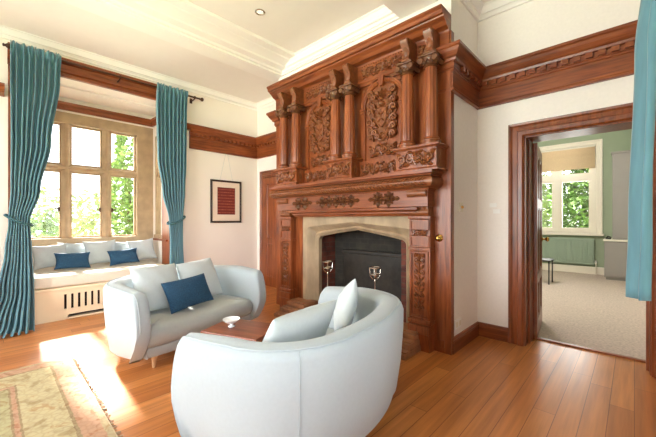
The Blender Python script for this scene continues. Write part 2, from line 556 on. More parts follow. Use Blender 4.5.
# ------------------------------------------------------------------ ceiling mouldings
def cornice(path, name, label, z0=3.385, z1=ZC, out=.10):
    h = z1 - z0
    p = [(0, z0), (.02, z0), (.02, z0 + .02), (.032, z0 + .03), (.036, z0 + h * .34), (.052, z0 + h * .38), (.06, z0 + h * .6), (out * .8, z0 + h * .84), (out * .84, z0 + h * .9), (out, z0 + h * .93), (out, z1), (0, z1)]
    return struct(MB().sweep(p, path).build(name, 'plaster', smooth=True, angle=30), label, 'ceiling cornice')
cornice([(XL, YF), (XL, YB), (CX0, YB), (CX0, CY), (CX1, CY), (CX1, YB), (XR, YB), (XR, YF)][::-1], 'trim_1', 'white plaster cornice running round the top of the walls')
# beams: flat soffit with stepped mouldings up to the ceiling on the room side
def beam(name, label, path, hw, steps, zb=3.34):
    prof = [(-hw, ZC), (-hw, zb + .02), (-hw + .015, zb + .02), (-hw + .015, zb)]
    prof += [(hw + o, zb + z) for o, z in steps] + [(hw + steps[-1][0], ZC)]
    return struct(MB().sweep(prof, path).build(name, 'plaster', smooth=True, angle=25), label, 'ceiling beam')
STEPS = [(0, 0), (.06, 0), (.06, .025), (.09, .03), (.10, .055), (.19, .062), (.20, .08), (.24, .10), (.32, .115), (.33, .125), (.44, .13), (.45, .15)]
beam('trim_2', 'white moulded ceiling beam parallel to the window wall', [(-3.885, CY), (-3.885, YF)], .105, STEPS)
beam('trim_3', 'white moulded ceiling beam over the right end of the overmantel', [(-1.60, CY), (-1.60, YF)], .18, STEPS[:7])
struct(MB().sweep([(0, 3.345), (.03, 3.345), (.03, 3.365), (.045, 3.37), (.05, 3.40), (.075, 3.41), (.08, 3.435), (.1, 3.46), (.105, 3.48), (.12, 3.485), (.12, ZC - .002), (0, ZC - .002)], [(-1.5, CY), (-3.95, CY)]).build('trim_4', 'plaster', smooth=True, angle=25), 'white stepped plaster moulding above the overmantel cornice', 'ceiling moulding')

# ceiling downlight
t = thing('downlight', 'small round recessed spotlight in the ceiling between the beams', 'light', (-2.94, 2.02, ZC))
MB().lathe([(.055, 0), (.055, -.006), (.045, -.01), (.038, -.004), (.036, 0)], n=24).build('trim_ring', 'steel', t, True)
MB().lathe([(.034, -.001), (.03, -.004), (.005, -.005)], n=20).build('bulb', 'lamp', t, True)

# ------------------------------------------------------------------ timber rails (frieze rail with dentils)
RAIL = [(0, 2.44), (.035, 2.44), (.035, 2.46), (.026, 2.475), (.026, 2.62), (.036, 2.625), (.036, 2.64), (.045, 2.645), (.045, 2.695), (.065, 2.70), (.07, 2.72), (.085, 2.735), (.105, 2.765), (.118, 2.79), (.122, 2.795), (.13, 2.80), (.13, 2.825), (0, 2.825)]
def rail(name, label, path, dent=.085):
    m = MB().sweep(RAIL, path)
    for i in range(len(path) - 1):
        a, b = Vector(path[i]), Vector(path[i + 1])
        d = b - a; L = d.length; d.normalize()
        nrm = Vector((-d.y, d.x))
        k = 0
        s0 = .1
        while s0 + .05 < L - .06:
            p0 = a + d * s0 + nrm * .03; p1 = a + d * (s0 + .05) + nrm * .072
            m.box(min(p0.x, p1.x), max(p0.x, p1.x), min(p0.y, p1.y), max(p0.y, p1.y), 2.652, 2.695)
            s0 += dent
    return struct(m.build(name, 'wood_h', smooth=False), label, 'timber rail')
# left normal must point into the room
rail('trim_5', 'carved wooden frieze rail above the doorway and round the chimney breast', [(XR, YB), (CX1, YB), (CX1, CY), (CX1 - .13, CY)])
rail('trim_6', 'carved wooden frieze rail above the framed print', [(CX0 + .08, CY), (CX0, CY), (CX0, YB), (XL, YB), (XL, 2.30)])
TOPR = [(0, 2.735), (.06, 2.735), (.085, 2.745), (.105, 2.765), (.118, 2.79), (.13, 2.80), (.13, 2.825), (0, 2.825)]
struct(MB().sweep(TOPR, [(XL, 2.30), (XL, 2.05)]).build('trim_7', 'wood_h'), 'short length of narrow wooden rail behind the right window curtain', 'timber rail')
struct(MB().sweep([(0, 2.70), (.05, 2.70)] + TOPR[1:], [(XL, AY0 - .05), (XL, YF)]).build('trim_8', 'wood_h'), 'narrow wooden rail on the window wall left of the left curtain', 'timber rail')

# bay: timber header, jambs, inner strip
hd = [(0, 3.10), (.05, 3.10), (.05, 3.125), (.02, 3.135), (.02, 3.155), (.055, 3.165), (.055, 3.19), (.012, 3.205), (.012, 3.275), (.05, 3.285), (.075, 3.31), (.075, 3.335), (0, 3.335)]
m = MB().sweep(hd, [(XL, AY1 + .12), (XL, AY0 - .025)])
struct(m.build('trim_9', 'wood_h'), 'moulded wooden beam across the top of the window bay', 'timber lintel')
m = MB()
m.box(XL - .30, XL + .03, AY0 - .02, AY0 + .03, 0, 3.1)
struct(m.build('trim_10', 'wood'), 'dark wooden jamb at the left side of the bay', 'timber jamb')
m = MB()
m.box(XL - .28, XL + .03, AY1 - .03, AY1 + .02, 0, 3.1); m.box(XL, XL + .03, AY1 + .02, AY1 + .12, 0, 3.1)
struct(m.build('trim_11', 'wood'), 'red brown wooden jamb behind the right window curtain', 'timber jamb')
m = MB().sweep([(0, 2.89), (.02, 2.89), (.02, 2.92), (.03, 2.925), (.03, 2.965), (.05, 2.975), (.055, 3.005), (0, 3.005)], [(XL - .3, AY1), (AX, AY1), (AX, AY0), (XL - .3, AY0)])
struct(m.build('trim_12', 'wood_h'), 'wooden rail above the stone window inside the bay', 'timber rail')

# baseboards
BB = [(0, 0), (.022, 0), (.022, .11), (.016, .118), (.02, .128), (.012, .142), (0, .145)]
struct(MB().sweep(BB, [(DX0 - .14, YB), (CX1, YB), (CX1, CY)]).build('baseboard_back', 'wood_h'), 'brown wooden skirting board between chimney breast and doorway', 'skirting board')
struct(MB().sweep(BB, [(CX0, CY), (CX0, YB), (-4.42, YB)]).build('baseboard_recess', 'wood_h'), 'brown skirting board left of the chimney breast', 'skirting board')
struct(MB().sweep(BB, [(-5.27, YB), (XL, YB), (XL, AY1 + .12)]).build('baseboard_left', 'wood_h'), 'brown skirting board under the framed print', 'skirting board')
struct(MB().sweep(BB, [(XR, YF), (XR, YB), (DX1 + .14, YB)]).build('baseboard_right', 'wood_h'), 'brown skirting board along the right hand wall', 'skirting board')

# ------------------------------------------------------------------ stone mullioned window (window_1)
t = thing('window_1', 'stone mullioned bay window of six leaded lights over the window seat', 'window', kind='structure')
lights = [(.357, .746), (.852, 1.258), (1.368, 1.747)]
ZS, ZT0, ZT1, ZT = .97, 1.985, 2.08, 2.70
def chamfer_bar_v(m, y0, y1, z0, z1):
    # mullion with splayed edges toward the room and the outside
    c = .04
    xs = [(AX, y0 + c), (AX, y1 - c), (AX - .05, y1), (AX - .13, y1), (AX - .18, y1 - c), (AX - .18, y0 + c), (AX - .13, y0), (AX - .05, y0)]
    m.rings([[(x, y, z0) for x, y in xs], [(x, y, z1) for x, y in xs]], True, True, True)
def chamfer_bar_h(m, y0, y1, z0, z1):
    c = .03
    xs = [(AX - .003, z0 + c), (AX - .003, z1 - c), (AX - .05, z1), (AX - .13, z1), (AX - .175, z1 - c), (AX - .175, z0 + c), (AX - .13, z0), (AX - .05, z0)]
    m.rings([[(x, y0, z) for x, z in xs], [(x, y1, z) for x, z in xs]], True, True, True)
m = MB()
m.box(AX - .2, AX + .01, AY0 - .02, lights[0][0], .83, 2.86)
m.box(AX - .2, AX + .01, lights[2][1], AY1 + .02, .83, 2.86)
m.box(AX - .2, AX + .01, lights[0][0], lights[2][1], ZT, 2.86)
m.box(AX - .2, AX + .03, lights[0][0], lights[2][1], .83, ZS)
m.build('stone_frame', 'stone', t)
for a, b in ((lights[0][1], lights[1][0]), (lights[1][1], lights[2][0])):
    m = MB(); chamfer_bar_v(m, a, b, ZS, ZT); m.build('mullion', 'stone', t)
m = MB(); chamfer_bar_h(m, lights[0][0], lights[2][1], ZT0, ZT1); m.build('transom', 'stone', t)
for a, b in lights:
    for z0, z1 in ((ZS, ZT0), (ZT1, ZT)):
        f = MB()
        x0, x1, w = AX - .11, AX - .075, .022
        f.box(x0, x1, a, b, z0, z0 + w); f.box(x0, x1, a, b, z1 - w, z1); f.box(x0, x1, a, a + w, z0 + w, z1 - w); f.box(x0, x1, b - w, b, z0 + w, z1 - w)
        fo = f.build('casement_frame', 'stone', t)
        MB().box(AX - .096, AX - .09, a + .01, b - .01, z0 + .01, z1 - .01).build('pane', 'glass', fo)
        if z0 == ZS:
            h = MB()
            yy = b - .03 if a < 1.2 else a + .03
            h.box(AX - .075, AX - .05, yy - .012, yy + .012, z0 + .40, z0 + .47, .004)
            h.tube([(AX - .05, yy, z0 + .44), (AX - .03, yy + (.05 if a > 1.2 else -.05), z0 + .445)], .008, 6)
            h.build('latch', 'bronze', fo)
# side light in the right return of the bay
t2 = thing('window_4', 'narrow stone side light in the right return of the bay', 'window', kind='structure')
m = MB()
m.box(-6.08, -6.03, AY1 + .0, AY1 + .2, .97, 2.7); m.box(-5.85, -5.80, AY1 + .0, AY1 + .2, .97, 2.7)
m.box(-6.03, -5.85, AY1 + .03, AY1 + .17, ZT0, ZT1); m.box(-6.1, -5.78, AY1 - .02, AY1 + .2, .93, .99); m.box(-6.08, -5.8, AY1, AY1 + .2, 2.64, 2.7)
m.build('stone_frame', 'stone', t2)
MB().box(-6.03, -5.85, AY1 + .09, AY1 + .096, .98, 2.65).build('pane', 'glass', t2)
struct(MB().box(-6.1, -5.42, AY1 - .06, AY1 - .03, .90, .93).build('trim_13', 'wood_h'), 'small dark wooden ledge at the right end of the window seat', 'ledge')

# ------------------------------------------------------------------ window seat
BX, BY0, BY1, BZ = -5.15, .37, 1.87, .40
t = thing('window_seat', 'cream painted box window seat with slotted front under the bay window', 'window seat', (0, 0, 0))
m = MB()
m.box(BX - .10, BX - .02, BY0 + .02, BY1 - .02, .0, .02)
m.box(BX - .9, BX - .88, BY0 + .02, BY1 - .02, 0, BZ - .03)
m.box(BX - .9, BX - .02, BY0, BY0 + .03, 0, BZ - .03); m.box(BX - .9, BX - .02, BY1 - .03, BY1, 0, BZ - .03)
m.build('body', 'cream_paint', t)
MB().box(BX - .14, BX - .12, BY0 + .03, BY1 - .03, .02, BZ - .035).build('slot_shade_board', 'slot_shade', t)  # dark sheet whose colour stands in for shade behind the slots
MB().box(BX - 1.02, BX + .018, BY0 - .02, BY1 + .02, BZ - .03, BZ + .008, .008).build('seat_board', 'cream_paint', t)
m = MB()
MB_Y0, MB_Y1 = BY0, BY1
m.box(BX - .025, BX, BY0, BY0 + .20, 0, BZ - .03)              # left stile
m.box(BX - .025, BX - .002, BY1 - .12, BY1, 0, BZ - .03)
ys0, ys1 = BY0 + .20, BY1 - .12
m.box(BX - .025, BX, ys0, ys1, BZ - .085, BZ - .03)               # top rail
m.box(BX - .025, BX, ys0, ys1, .06, .13)                         # lower rail
m.box(BX - .025, BX, ys0, ys0 + .08, 0, .06); m.box(BX - .025, BX, ys1 - .1, ys1, 0, .06)
m.prism([(ys0 + .08, 0), (ys0 + .12, .06), (ys0 + .08, .06)], lambda u, v, d: (BX - .025 + d, u, v), 0, .025)
yy = ys0
first = True
while yy < ys1:
    w = .07 if first else .042
    m.box(BX - .025, BX, yy, min(yy + w, ys1), .125, BZ - .085)
    first = False
    yy += w + .027
m.build('slatted_front', 'cream_paint', t)

def rounded_slab(m, x0, x1, y0, y1, z0, z1, r=.03):
    m.box(x0, x1, y0, y1, z0, z1)
    ed = list({e for f in m.bm.faces for e in f.edges})
    bmesh.ops.bevel(m.bm, geom=ed, offset=r, segments=4, affect='EDGES', profile=.5)
m = MB(); rounded_slab(m, BX - 1.0, BX + .02, BY0 - .02, BY1 + .02, BZ + .012, .555, .035)
ws = m.build('seat_cushion', 'bench_fab', None, True, 60)
tag(ws, 'long pale linen seat cushion lying on the window seat', 'cushion')

# ------------------------------------------------------------------ cushions
def pillow_mesh(w, h, t, name, mat, pinch=.07, n=18, sag=0):
    m = MB()
    top, bot = [], []
    for j in range(n + 1):
        rt, rb = [], []
        for i in range(n + 1):
            u, v = -1 + 2 * i / n, -1 + 2 * j / n
            # denser at the edge
            u = math.sin(u * PI / 2); v = math.sin(v * PI / 2)
            x = u * w / 2 * (1 - pinch * (1 - v * v) * abs(u))
            y = v * h / 2 * (1 - pinch * (1 - u * u) * abs(v))
            q = max(0, (1 - u ** 2)) * max(0, (1 - v ** 2))
            z = t / 2 * q ** .42
            wr = .006 * math.sin(9 * u + 5 * v) * q + .005 * math.sin(13 * v - 6 * u + 1) * q
            rt.append((x, y, z + wr)); rb.append((x, y, -z + wr * .5))
        top.append(rt); bot.append(rb)
    a = m.rings(top, False); b = m.rings(bot, False)
    bmesh.ops.remove_doubles(m.bm, verts=m.bm.verts[:], dist=1e-5)
    return m
def cushion(name, label, mat, w, h, t, loc, facing, tilt, roll=0, group=None, pinch=.07):
    """facing: azimuth (deg) of the normal; tilt: degrees leaning back from vertical; loc: centre"""
    o = pillow_mesh(w, h, t, name, mat, pinch).build(name, mat, None, True, 180)
    f = Vector((math.cos(R(facing)), math.sin(R(facing)), 0))
    side = Vector((0, 0, 1)).cross(f)
    nrm = f * math.cos(R(tilt)) + Vector((0, 0, 1)) * math.sin(R(tilt))
    up = nrm.cross(side)
    rot = Matrix((side, up, nrm)).transposed().to_4x4() @ Matrix.Rotation(R(roll), 4, 'Z')
    o.matrix_world = Matrix.Translation(loc) @ rot
    return tag(o, label, 'cushion', group)
G1 = 'white cushions along the window seat'
px = -5.86
for i, (y, w, hh, lab) in enumerate([
        (.58, .40, .34, 'white cushion on the window seat nearest the left curtain'),
        (.86, .40, .35, 'white cushion on the window seat behind the left navy cushion'),
        (1.16, .42, .37, 'plump white cushion in the middle of the window seat between the navy ones'),
        (1.45, .38, .34, 'white cushion on the window seat behind the right navy cushion'),
        (1.73, .40, .36, 'white cushion at the right hand end of the window seat')]):
    cushion('cushion', lab, 'pillow', w, hh, .13, (px - .13 * (i % 2), y, .56 + hh / 2 + .01), 0, 16, (4, -3, 2, -4, 6)[i], G1, .13)
G2 = 'navy cushions on the window seat'
cushion('cushion', 'navy rectangular cushion at the left of the window seat', 'blue', .41, .24, .11, (-5.68, .80, .56 + .118), 0, 24, -2, G2, .12)
cushion('cushion', 'navy rectangular cushion at the right of the window seat', 'blue', .41, .24, .11, (-5.68, 1.42, .56 + .121), 0, 24, 4, G2, .12)

# ------------------------------------------------------------------ curtains
def curtain(name, label, spec, xfun, nf, seed, amp=.035, ncol=120, thick=.006, mat='teal', group=None):
    """spec: list of (z, y0, y1, x, amp scale) from top down; columns along Y"""
    r = random.Random(seed)
    ph = [r.uniform(0, 6.28) for _ in range(6)]
    fw = [r.uniform(.75, 1.3) for _ in range(nf + 2)]
    tot = sum(fw)
    m = MB()
    rows = []
    nz = 54
    ztop, zbot = spec[0][0], spec[-1][0]
    def interp(z):
        for a, b in zip(spec, spec[1:]):
            if a[0] >= z >= b[0]:
                f = (a[0] - z) / max(1e-6, a[0] - b[0])
                f = f * f * (3 - 2 * f)
                return [a[i] + (b[i] - a[i]) * f for i in range(1, 5)]
        return list(spec[-1][1:])
    def phase(u):
        acc = 0; q = u * tot
        for k, w_ in enumerate(fw):
            if q <= acc + w_ or k == len(fw) - 1:
                return (k + (q - acc) / w_)
            acc += w_
    for j in range(nz + 1):
        v = j / nz
        z = ztop + (zbot - ztop) * v
        y0, y1, x, am = interp(z)
        row = []
        for i in range(ncol + 1):
            u = i / ncol
            p = phase(u) * 2 * PI
            drift = .35 * math.sin(3 * v + ph[0] + u * 4) + .2 * math.sin(7 * v + ph[1])
            s = math.sin(p + drift)
            d = amp * am * (s + .25 * math.sin(2.1 * p + ph[2] + 2 * v))
            if v < .035:      # gathered heading
                d = amp * .45 * math.sin(p * 2.3 + ph[3])
            yy = y0 + (y1 - y0) * u + .3 * amp * am * math.cos(p + drift)
            zz = z + (.012 * math.sin(p * 1.7) if j == 0 else 0)
            row.append((x + d, yy, zz))
        rows.append(row)
    m.rings(rows, False)
    o = m.build(name, mat, None, True, 180, solid=thick)
    return tag(o, label, 'curtain', group)
RODX, RODZ = -5.25, 3.26
cl = curtain('curtain', 'teal curtain tied back left of the window bay, hem trailing on the floor', [
    (3.31, .16, .61, RODX + .04, .8), (3.0, .16, .60, RODX, 1), (2.2, .17, .51, RODX + .01, 1.1), (1.6, .17, .41, RODX + .02, 1.0), (1.22, .15, .32, RODX + .05, .7),
    (.9, .12, .33, RODX + .09, 1.0), (.45, .06, .34, RODX + .18, 1.3), (.1, -.04, .33, RODX + .3, 1.6), (.012, -.12, .32, RODX + .42, 1.7)], None, 6, 3, .042)
cr = curtain('curtain', 'teal curtain tied back at the right side of the window bay', [
    (3.31, 1.735, 2.19, RODX + .04, .8), (3.0, 1.735, 2.19, RODX, 1), (2.2, 1.75, 2.18, RODX, 1.1), (1.7, 1.82, 2.16, RODX, 1.0), (1.22, 1.92, 2.13, RODX + .01, .7),
    (.9, 1.94, 2.13, RODX + .01, .9), (.012, 1.92, 2.17, RODX + .02, 1.1)], None, 6, 5, .04)
def tieback(label, y0, y1, x, z, ydir):
    pts = []
    for k in range(16):
        a = 2 * PI * k / 16
        yy = (y0 + y1) / 2 + (y1 - y0) / 2 * math.cos(a)
        pts.append((x + .10 * math.sin(a), yy, z - .06 * ydir * math.cos(a) - .02 * math.sin(a)))
    o = MB().tube(pts, .014, 8, closed=True).build('curtain_tieback', 'teal_dark', None, True, 180)
    return tag(o, label, 'tieback', 'rope tiebacks of the bay curtains')
tieback('dark teal rope tieback round the left bay curtain', .12, .35, RODX + .05, 1.24, 1)
tieback('dark teal rope tieback round the right bay curtain', 1.90, 2.16, RODX + .01, 1.24, -1)
# rod
t = thing('curtain_rod', 'thin dark bronze curtain rod with ball finials across the bay', 'curtain rod', (RODX, 0, RODZ))
MB().tube([(0, .12, 0), (0, 2.40, 0)], .014, 10).build('pole', 'bronze', t, True)
for y, s in ((.10, -1), (2.40, 1)):
    MB().lathe([(.012, 0), (.02, .012), (.013, .022), (.028, .04), (.033, .055), (.026, .072), (.008, .08)], n=14, axis='Y').build('finial', 'bronze', t, True).location = (0, y, 0)
    o = [x for x in t.children][-1]
    o.scale = (1, s, 1)
for y in (.17, 1.27, 2.33):
    m = MB(); m.tube([(0, y, -.02), (-.06, y, -.03), (-.15 + .005, y, -.03)], .01, 8); m.lathe([(.02, 0), (.026, .012), (.02, .024)], (0, y - .012, 0), 12, axis='Y'); m.box(-.15, -.14, y - .02, y + .02, -.06, .02)
    m.build('bracket', 'bronze', t, True)
# curtain at the right of the photograph, hung on the right wall
curtain('curtain', 'bright teal curtain hanging beside the doorway at the right edge', [
    (3.31, 2.02, 2.98, .18, .7), (2.7, 2.0, 3.0, .115, .9), (2.4, 2.0, 3.0, .072, 1), (2.0, 1.98, 3.02, .042, 1), (1.2, 1.96, 3.05, .024, 1.15), (.895, 1.95, 3.06, .016, 1.2)], None, 7, 11, .032)
t = thing('curtain_rod', 'dark curtain rod on the right hand wall above the window', 'curtain rod', (.18, 0, RODZ + .02))
MB().tube([(0, -2.3, 0), (0, 3.1, 0)], .014, 10).build('pole', 'bronze', t, True)
for y in (-2.2, 1.9, 3.06):
    MB().tube([(0, y, 0), (XR - .18, y, 0)], .01, 8).build('bracket', 'bronze', t, True)

# ------------------------------------------------------------------ framed print
PY0, PY1, PZ0, PZ1 = 2.67, 3.28, 1.19, 1.96
t = thing('framed_print', 'dark framed red print with cream mount hanging on the window wall', 'picture', (XL, 0, 0))
fw = .035
m = MB()
m.sweep([(0, 0), (0, .018), (.008, .024), (.025, .022), (fw, .014), (fw, 0)], [(PY0, PZ0), (PY1, PZ0), (PY1, PZ1), (PY0, PZ1)], fn=lambda a, b, c: (c + .004, a, b), closed=True)
m.build('frame', plain('black_brown_frame', s2l(52, 34, 26), .35, noise=.2), t)
MB().box(.004, .012, PY0 + .03, PY1 - .03, PZ0 + .03, PZ1 - .03).build('mount', 'mat', t)
MB().box(.0122, .014, PY0 + .13, PY1 - .13, PZ0 + .15, PZ1 - .13).build('print', 'print', t)
m = MB()
yc = (PY0 + PY1) / 2
m.tube([(.01, PY0 + .18, PZ1 - .005), (.02, yc - .02, 2.44)], .0022, 5); m.tube([(.01, PY1 - .18, PZ1 - .005), (.02, yc + .02, 2.44)], .0022, 5)
m.build('hanging_cord', 'pillow', t)

# ------------------------------------------------------------------ doors and casings
CAS = [(0, 0), (0, .02), (.015, .035), (.05, .035), (.06, .022), (.10, .018), (.115, .03), (.135, .034), (.135, 0)]
def casing(path, y):
    return MB().sweep(CAS, path, fn=lambda a, b, c: (a, y - c, b))
m = casing([(DX0, 0), (DX0, DZ), (DX1, DZ), (DX1, 0)], YB)
struct(m.build('trim_14', 'door_wood'), 'moulded dark wooden frame round the open doorway', 'door frame')
m = MB()
m.box(DX0, DX0 + .012, YB, YB + .30, 0, DZ); m.box(DX1 - .012, DX1, YB, YB + .30, 0, DZ); m.box(DX0, DX1, YB, YB + .30, DZ - .012, DZ)
m.box(DX0 + .012, DX0 + .03, YB + .1, YB + .22, 0, DZ - .012); m.box(DX1 - .03, DX1 - .012, YB + .1, YB + .22, 0, DZ - .012)
struct(m.build('trim_15', 'door_wood'), 'dark wooden lining inside the doorway', 'door lining')
m = MB().sweep(CAS, [(DX0, 0), (DX0, DZ), (DX1, DZ), (DX1, 0)], fn=lambda a, b, c: (a, YB + .3 + c, b))
struct(m.build('trim_16', 'white_paint'), 'door frame moulding on the far side of the doorway', 'door frame')

def panel_door(name, label, w, h, mat, rows, loc, rz, knobs=True):
    """leaf in local XZ, hinge at x=0, thickness along y (0..-.045)"""
    t = thing(name, label, 'door', loc, rz, kind='structure')
    m = MB()
    st = .10
    ys = (-.045, 0)
    m.box(0, st, *ys, 0, h); m.box(w - st, w, *ys, 0, h)
    edges = [0]
    zs = [.20]
    for q in rows: zs.append(zs[-1] + q); zs[-1] += 0
    m.box(st, w - st, *ys, 0, .18)
    z = .18
    body = h - .18 - .11
    tot = sum(rows)
    gaps = .09
    avail = body - gaps * (len(rows) - 1)
    cells = []
    for i, q in enumerate(rows):
        hh = avail * q / tot
        cells.append((z, z + hh))
        z += hh
        if i < len(rows) - 1:
            m.box(st, w - st, *ys, z, z + gaps); z += gaps
    m.box(st, w - st, *ys, h - .11, h)
    m.box(w / 2 - .045, w / 2 + .045, -.043, -.002, .175, h - .105)
    m.build('leaf', mat, t)
    for a, b in cells:
        for x0, x1 in ((st, w / 2 - .045), (w / 2 + .045, w - st)):
            q = MB()
            q.box(x0, x1, -.030, -.015, a, b)
            q.sweep([(0, 0), (0, .008), (.012, .012), (.022, .003), (.022, 0)], [(x0, a), (x0, b), (x1, b), (x1, a)][::-1], fn=lambda u, v, c: (u, -.0305 - c, v), closed=True)
            q.build('panel', mat, t)
    if knobs:
        for s in (1, -1):
            k = MB()
            y0 = 0 if s > 0 else -.045
            k.lathe([(.03, 0), (.03, .006), (.012, .01), (.010, .03), (.024, .042), (.03, .056), (.024, .07), (.006, .075)], (w - .06, 0, 1.0), 16, axis='Y')
            o = k.build('door_knob', 'brass', t, True, 40)
            o.location = (0, y0, 0); o.scale = (1, s, 1)
    return t
d1 = panel_door('door_1', 'dark wooden panelled door standing open into the next room', .80, 2.03, 'door_wood', (.5, .9, .6), (DX0 + .02, YB + .24, .012), R(97))
for z in (.3, 1.1, 1.8):
    h = MB(); h.tube([(-.006, .004, z), (-.006, .004, z + .09)], .008, 8); h.build('hinge', 'brass', d1, True)
# closed door in the recess left of the chimney breast
E0, E1 = -5.14, -4.42
m = casing([(E0, 0), (E0, 2.04), (E1, 2.04), (E1, 0)], YB)
struct(m.build('trim_17', 'door_wood'), 'wooden frame round the closed door left of the fireplace', 'door frame')
d2 = panel_door('door_2', 'closed brown wooden door in the recess left of the fireplace', E1 - E0 - .01, 2.03, 'wood', (.6, 1), (E0 + .005, YB - .001, .004), 0, False)

# ------------------------------------------------------------------ carved fireplace
t = FP = thing('carved_fireplace', 'tall carved dark oak fireplace with columned overmantel and coats of arms', 'fireplace')
MX = (CX0 + CX1) / 2 + .03
def fn_face(x0, z0, y):
    return lambda u, v, d: (x0 + u, y - d, z0 + v)
YP = CY                   # panelling plane
# backing panelling
m = MB()
PT = .03
m.box(CX0, CX1, YP - PT, YP - .001, 1.70, 3.05)
m.box(CX0, OX0 - .06, YP - PT, YP - .001, 0, 1.70); m.box(OX1 + .07, CX1, YP - PT, YP - .001, 0, 1.70)
m.box(OX0 - .06, OX1 + .07, YP - PT, YP - .001, 1.27, 1.70)
m.build('back_panelling', 'wood', t)
# plain raised strips at both outer edges, wrapping the corner
m = MB(); m.box(CX1 - .035, CX1 + .012, YP - PT - .004, YP + .04, 0, 3.0, .004); m.build('edge_strip', 'wood', t)
m = MB(); m.box(CX0 - .012, CX0 + .035, YP - PT - .004, YP + .04, 0, 3.0, .004); m.build('edge_strip', 'wood', t)
# top cornice
CO = [(0, 2.985), (.05, 2.985), (.055, 3.0), (.075, 3.012), (.10, 3.02), (.13, 3.05), (.165, 3.075), (.17, 3.085), (.195, 3.09), (.20, 3.12), (.215, 3.135), (.215, 3.155), (0, 3.155)]
m = MB().sweep(CO, [(CX1 - .0, YP), (CX0 + .0, YP)])
m2 = [(o, z) for o, z in CO]
m.build('cornice', 'wood_h', t)
COLX = [(-3.51, -3.255), (-2.545, -2.335), (-1.60, -1.36)]
YC = 2.805
# frieze backing ledge (architrave) under cornice
m = MB()
m.sweep([(0, 2.745), (.03, 2.745), (.03, 2.775), (.04, 2.785), (.04, 2.80), (.02, 2.81), (.02, 2.985), (0, 2.985)], [(CX1, YP - PT), (CX0, YP - PT)])
m.build('frieze_board', 'wood_h', t)
def acanthus(m, fn, w, h, r, n=3, d=.02):
    """running scroll foliage filling a w x h field, symmetric about the middle"""
    step = w / 2 / n
    sr = min(step * .5, h * .40)
    for s in (-1, 1):
        for k in range(n):
            u = s * (k + .5) * step
            flip = -1 if k % 2 else 1
            m.scroll(fn, u, h / 2, sr, PI / 2 * flip, 1.5, s * flip, sr * .24, (u - s * step * .6, h / 2 - h * .36 * flip), d)
            m.leaf(fn, u - s * step * .45, h * (.5 + .26 * flip), step * .8, h * .34, s * .6 * flip, d * 1.3)
            m.leaf(fn, u + s * step * .32, h * (.5 - .28 * flip), step * .75, h * .30, -s * .6 * flip, d * 1.3)
            m.leaf(fn, u + s * step * .1, h * (.5 + .40 * flip), step * .6, h * .2, 0, d * 1.1)
    for k in range(6):
        a = k * PI / 3
        m.leaf(fn, math.cos(a) * h * .2, h / 2 + math.sin(a) * h * .2, h * .32, h * .2, a, d * 1.3)
    m.blob(fn, 0, h / 2, h * .11, h * .11, 0, d * 2)
# columns, capitals, corbels
for pi_, pair in enumerate(COLX):
    for cx in pair:
        m = MB()
        m.lathe([(.058, 1.99), (.064, 2.02), (.066, 2.1), (.064, 2.3), (.059, 2.5), (.053, 2.655)], (cx, YC, 0), 48, flute=.09, nfl=12)
        c = m.build('column', 'wood', t, True, 60)
        MB().lathe([(.085, 1.935), (.085, 1.955), (.09, 1.962), (.09, 1.975), (.072, 1.985), (.078, 1.995), (.07, 2.005)], (cx, YC, 0), 24).build('column_base', 'wood', c, True, 40)
        m = MB()
        m.lathe([(.06, 2.645), (.07, 2.65), (.066, 2.66), (.06, 2.668), (.066, 2.70), (.082, 2.73)], (cx, YC, 0), 24)
        m.box(cx - .085, cx + .085, YC - .085, YC + .085, 2.735, 2.76, .006)
        for s in (-1, 1):
            m.lathe([(.026, -.08), (.03, -.07), (.02, 0), (.03, .07), (.026, .08)], (cx + s * .068, YC, 2.705), 12, axis='Y')
        f = fn_face(cx, 2.66, YC - .066)
        for k in (-1, 0, 1):
            m.leaf(f, k * .036, .03, .055, .034, PI / 2, .016)
        m.build('capital', 'carved_dark', c, True, 50)
        # scrolled corbel above
        m = MB()
        y1 = YP - PT
        pro = [(y1, 2.76), (YC - .04, 2.76), (YC - .055, 2.785), (YC - .04, 2.82), (YC - .03, 2.86), (YC - .045, 2.90), (YC - .075, 2.935), (YC - .085, 2.965), (YC - .07, 2.985), (y1, 2.985)]
        m.prism(pro, lambda u, v, d: (cx + d, u, v), -.036, .036)
        for z, yy, rr in ((2.785, YC - .028, .022), (2.955, YC - .045, .028)):
            m.lathe([(rr * .5, -.044), (rr, -.042), (rr, .042), (rr * .5, .044)], (cx, yy, z), 14, axis='X')
        f2 = lambda u, v, d: (cx + u, YC - .035 - d - .045 * max(0, (v - .1) / .12), 2.79 + v)
        m.leaf(f2, 0, .075, .13, .07, PI / 2, .016)
        m.build('corbel', 'carved', t, True, 50)
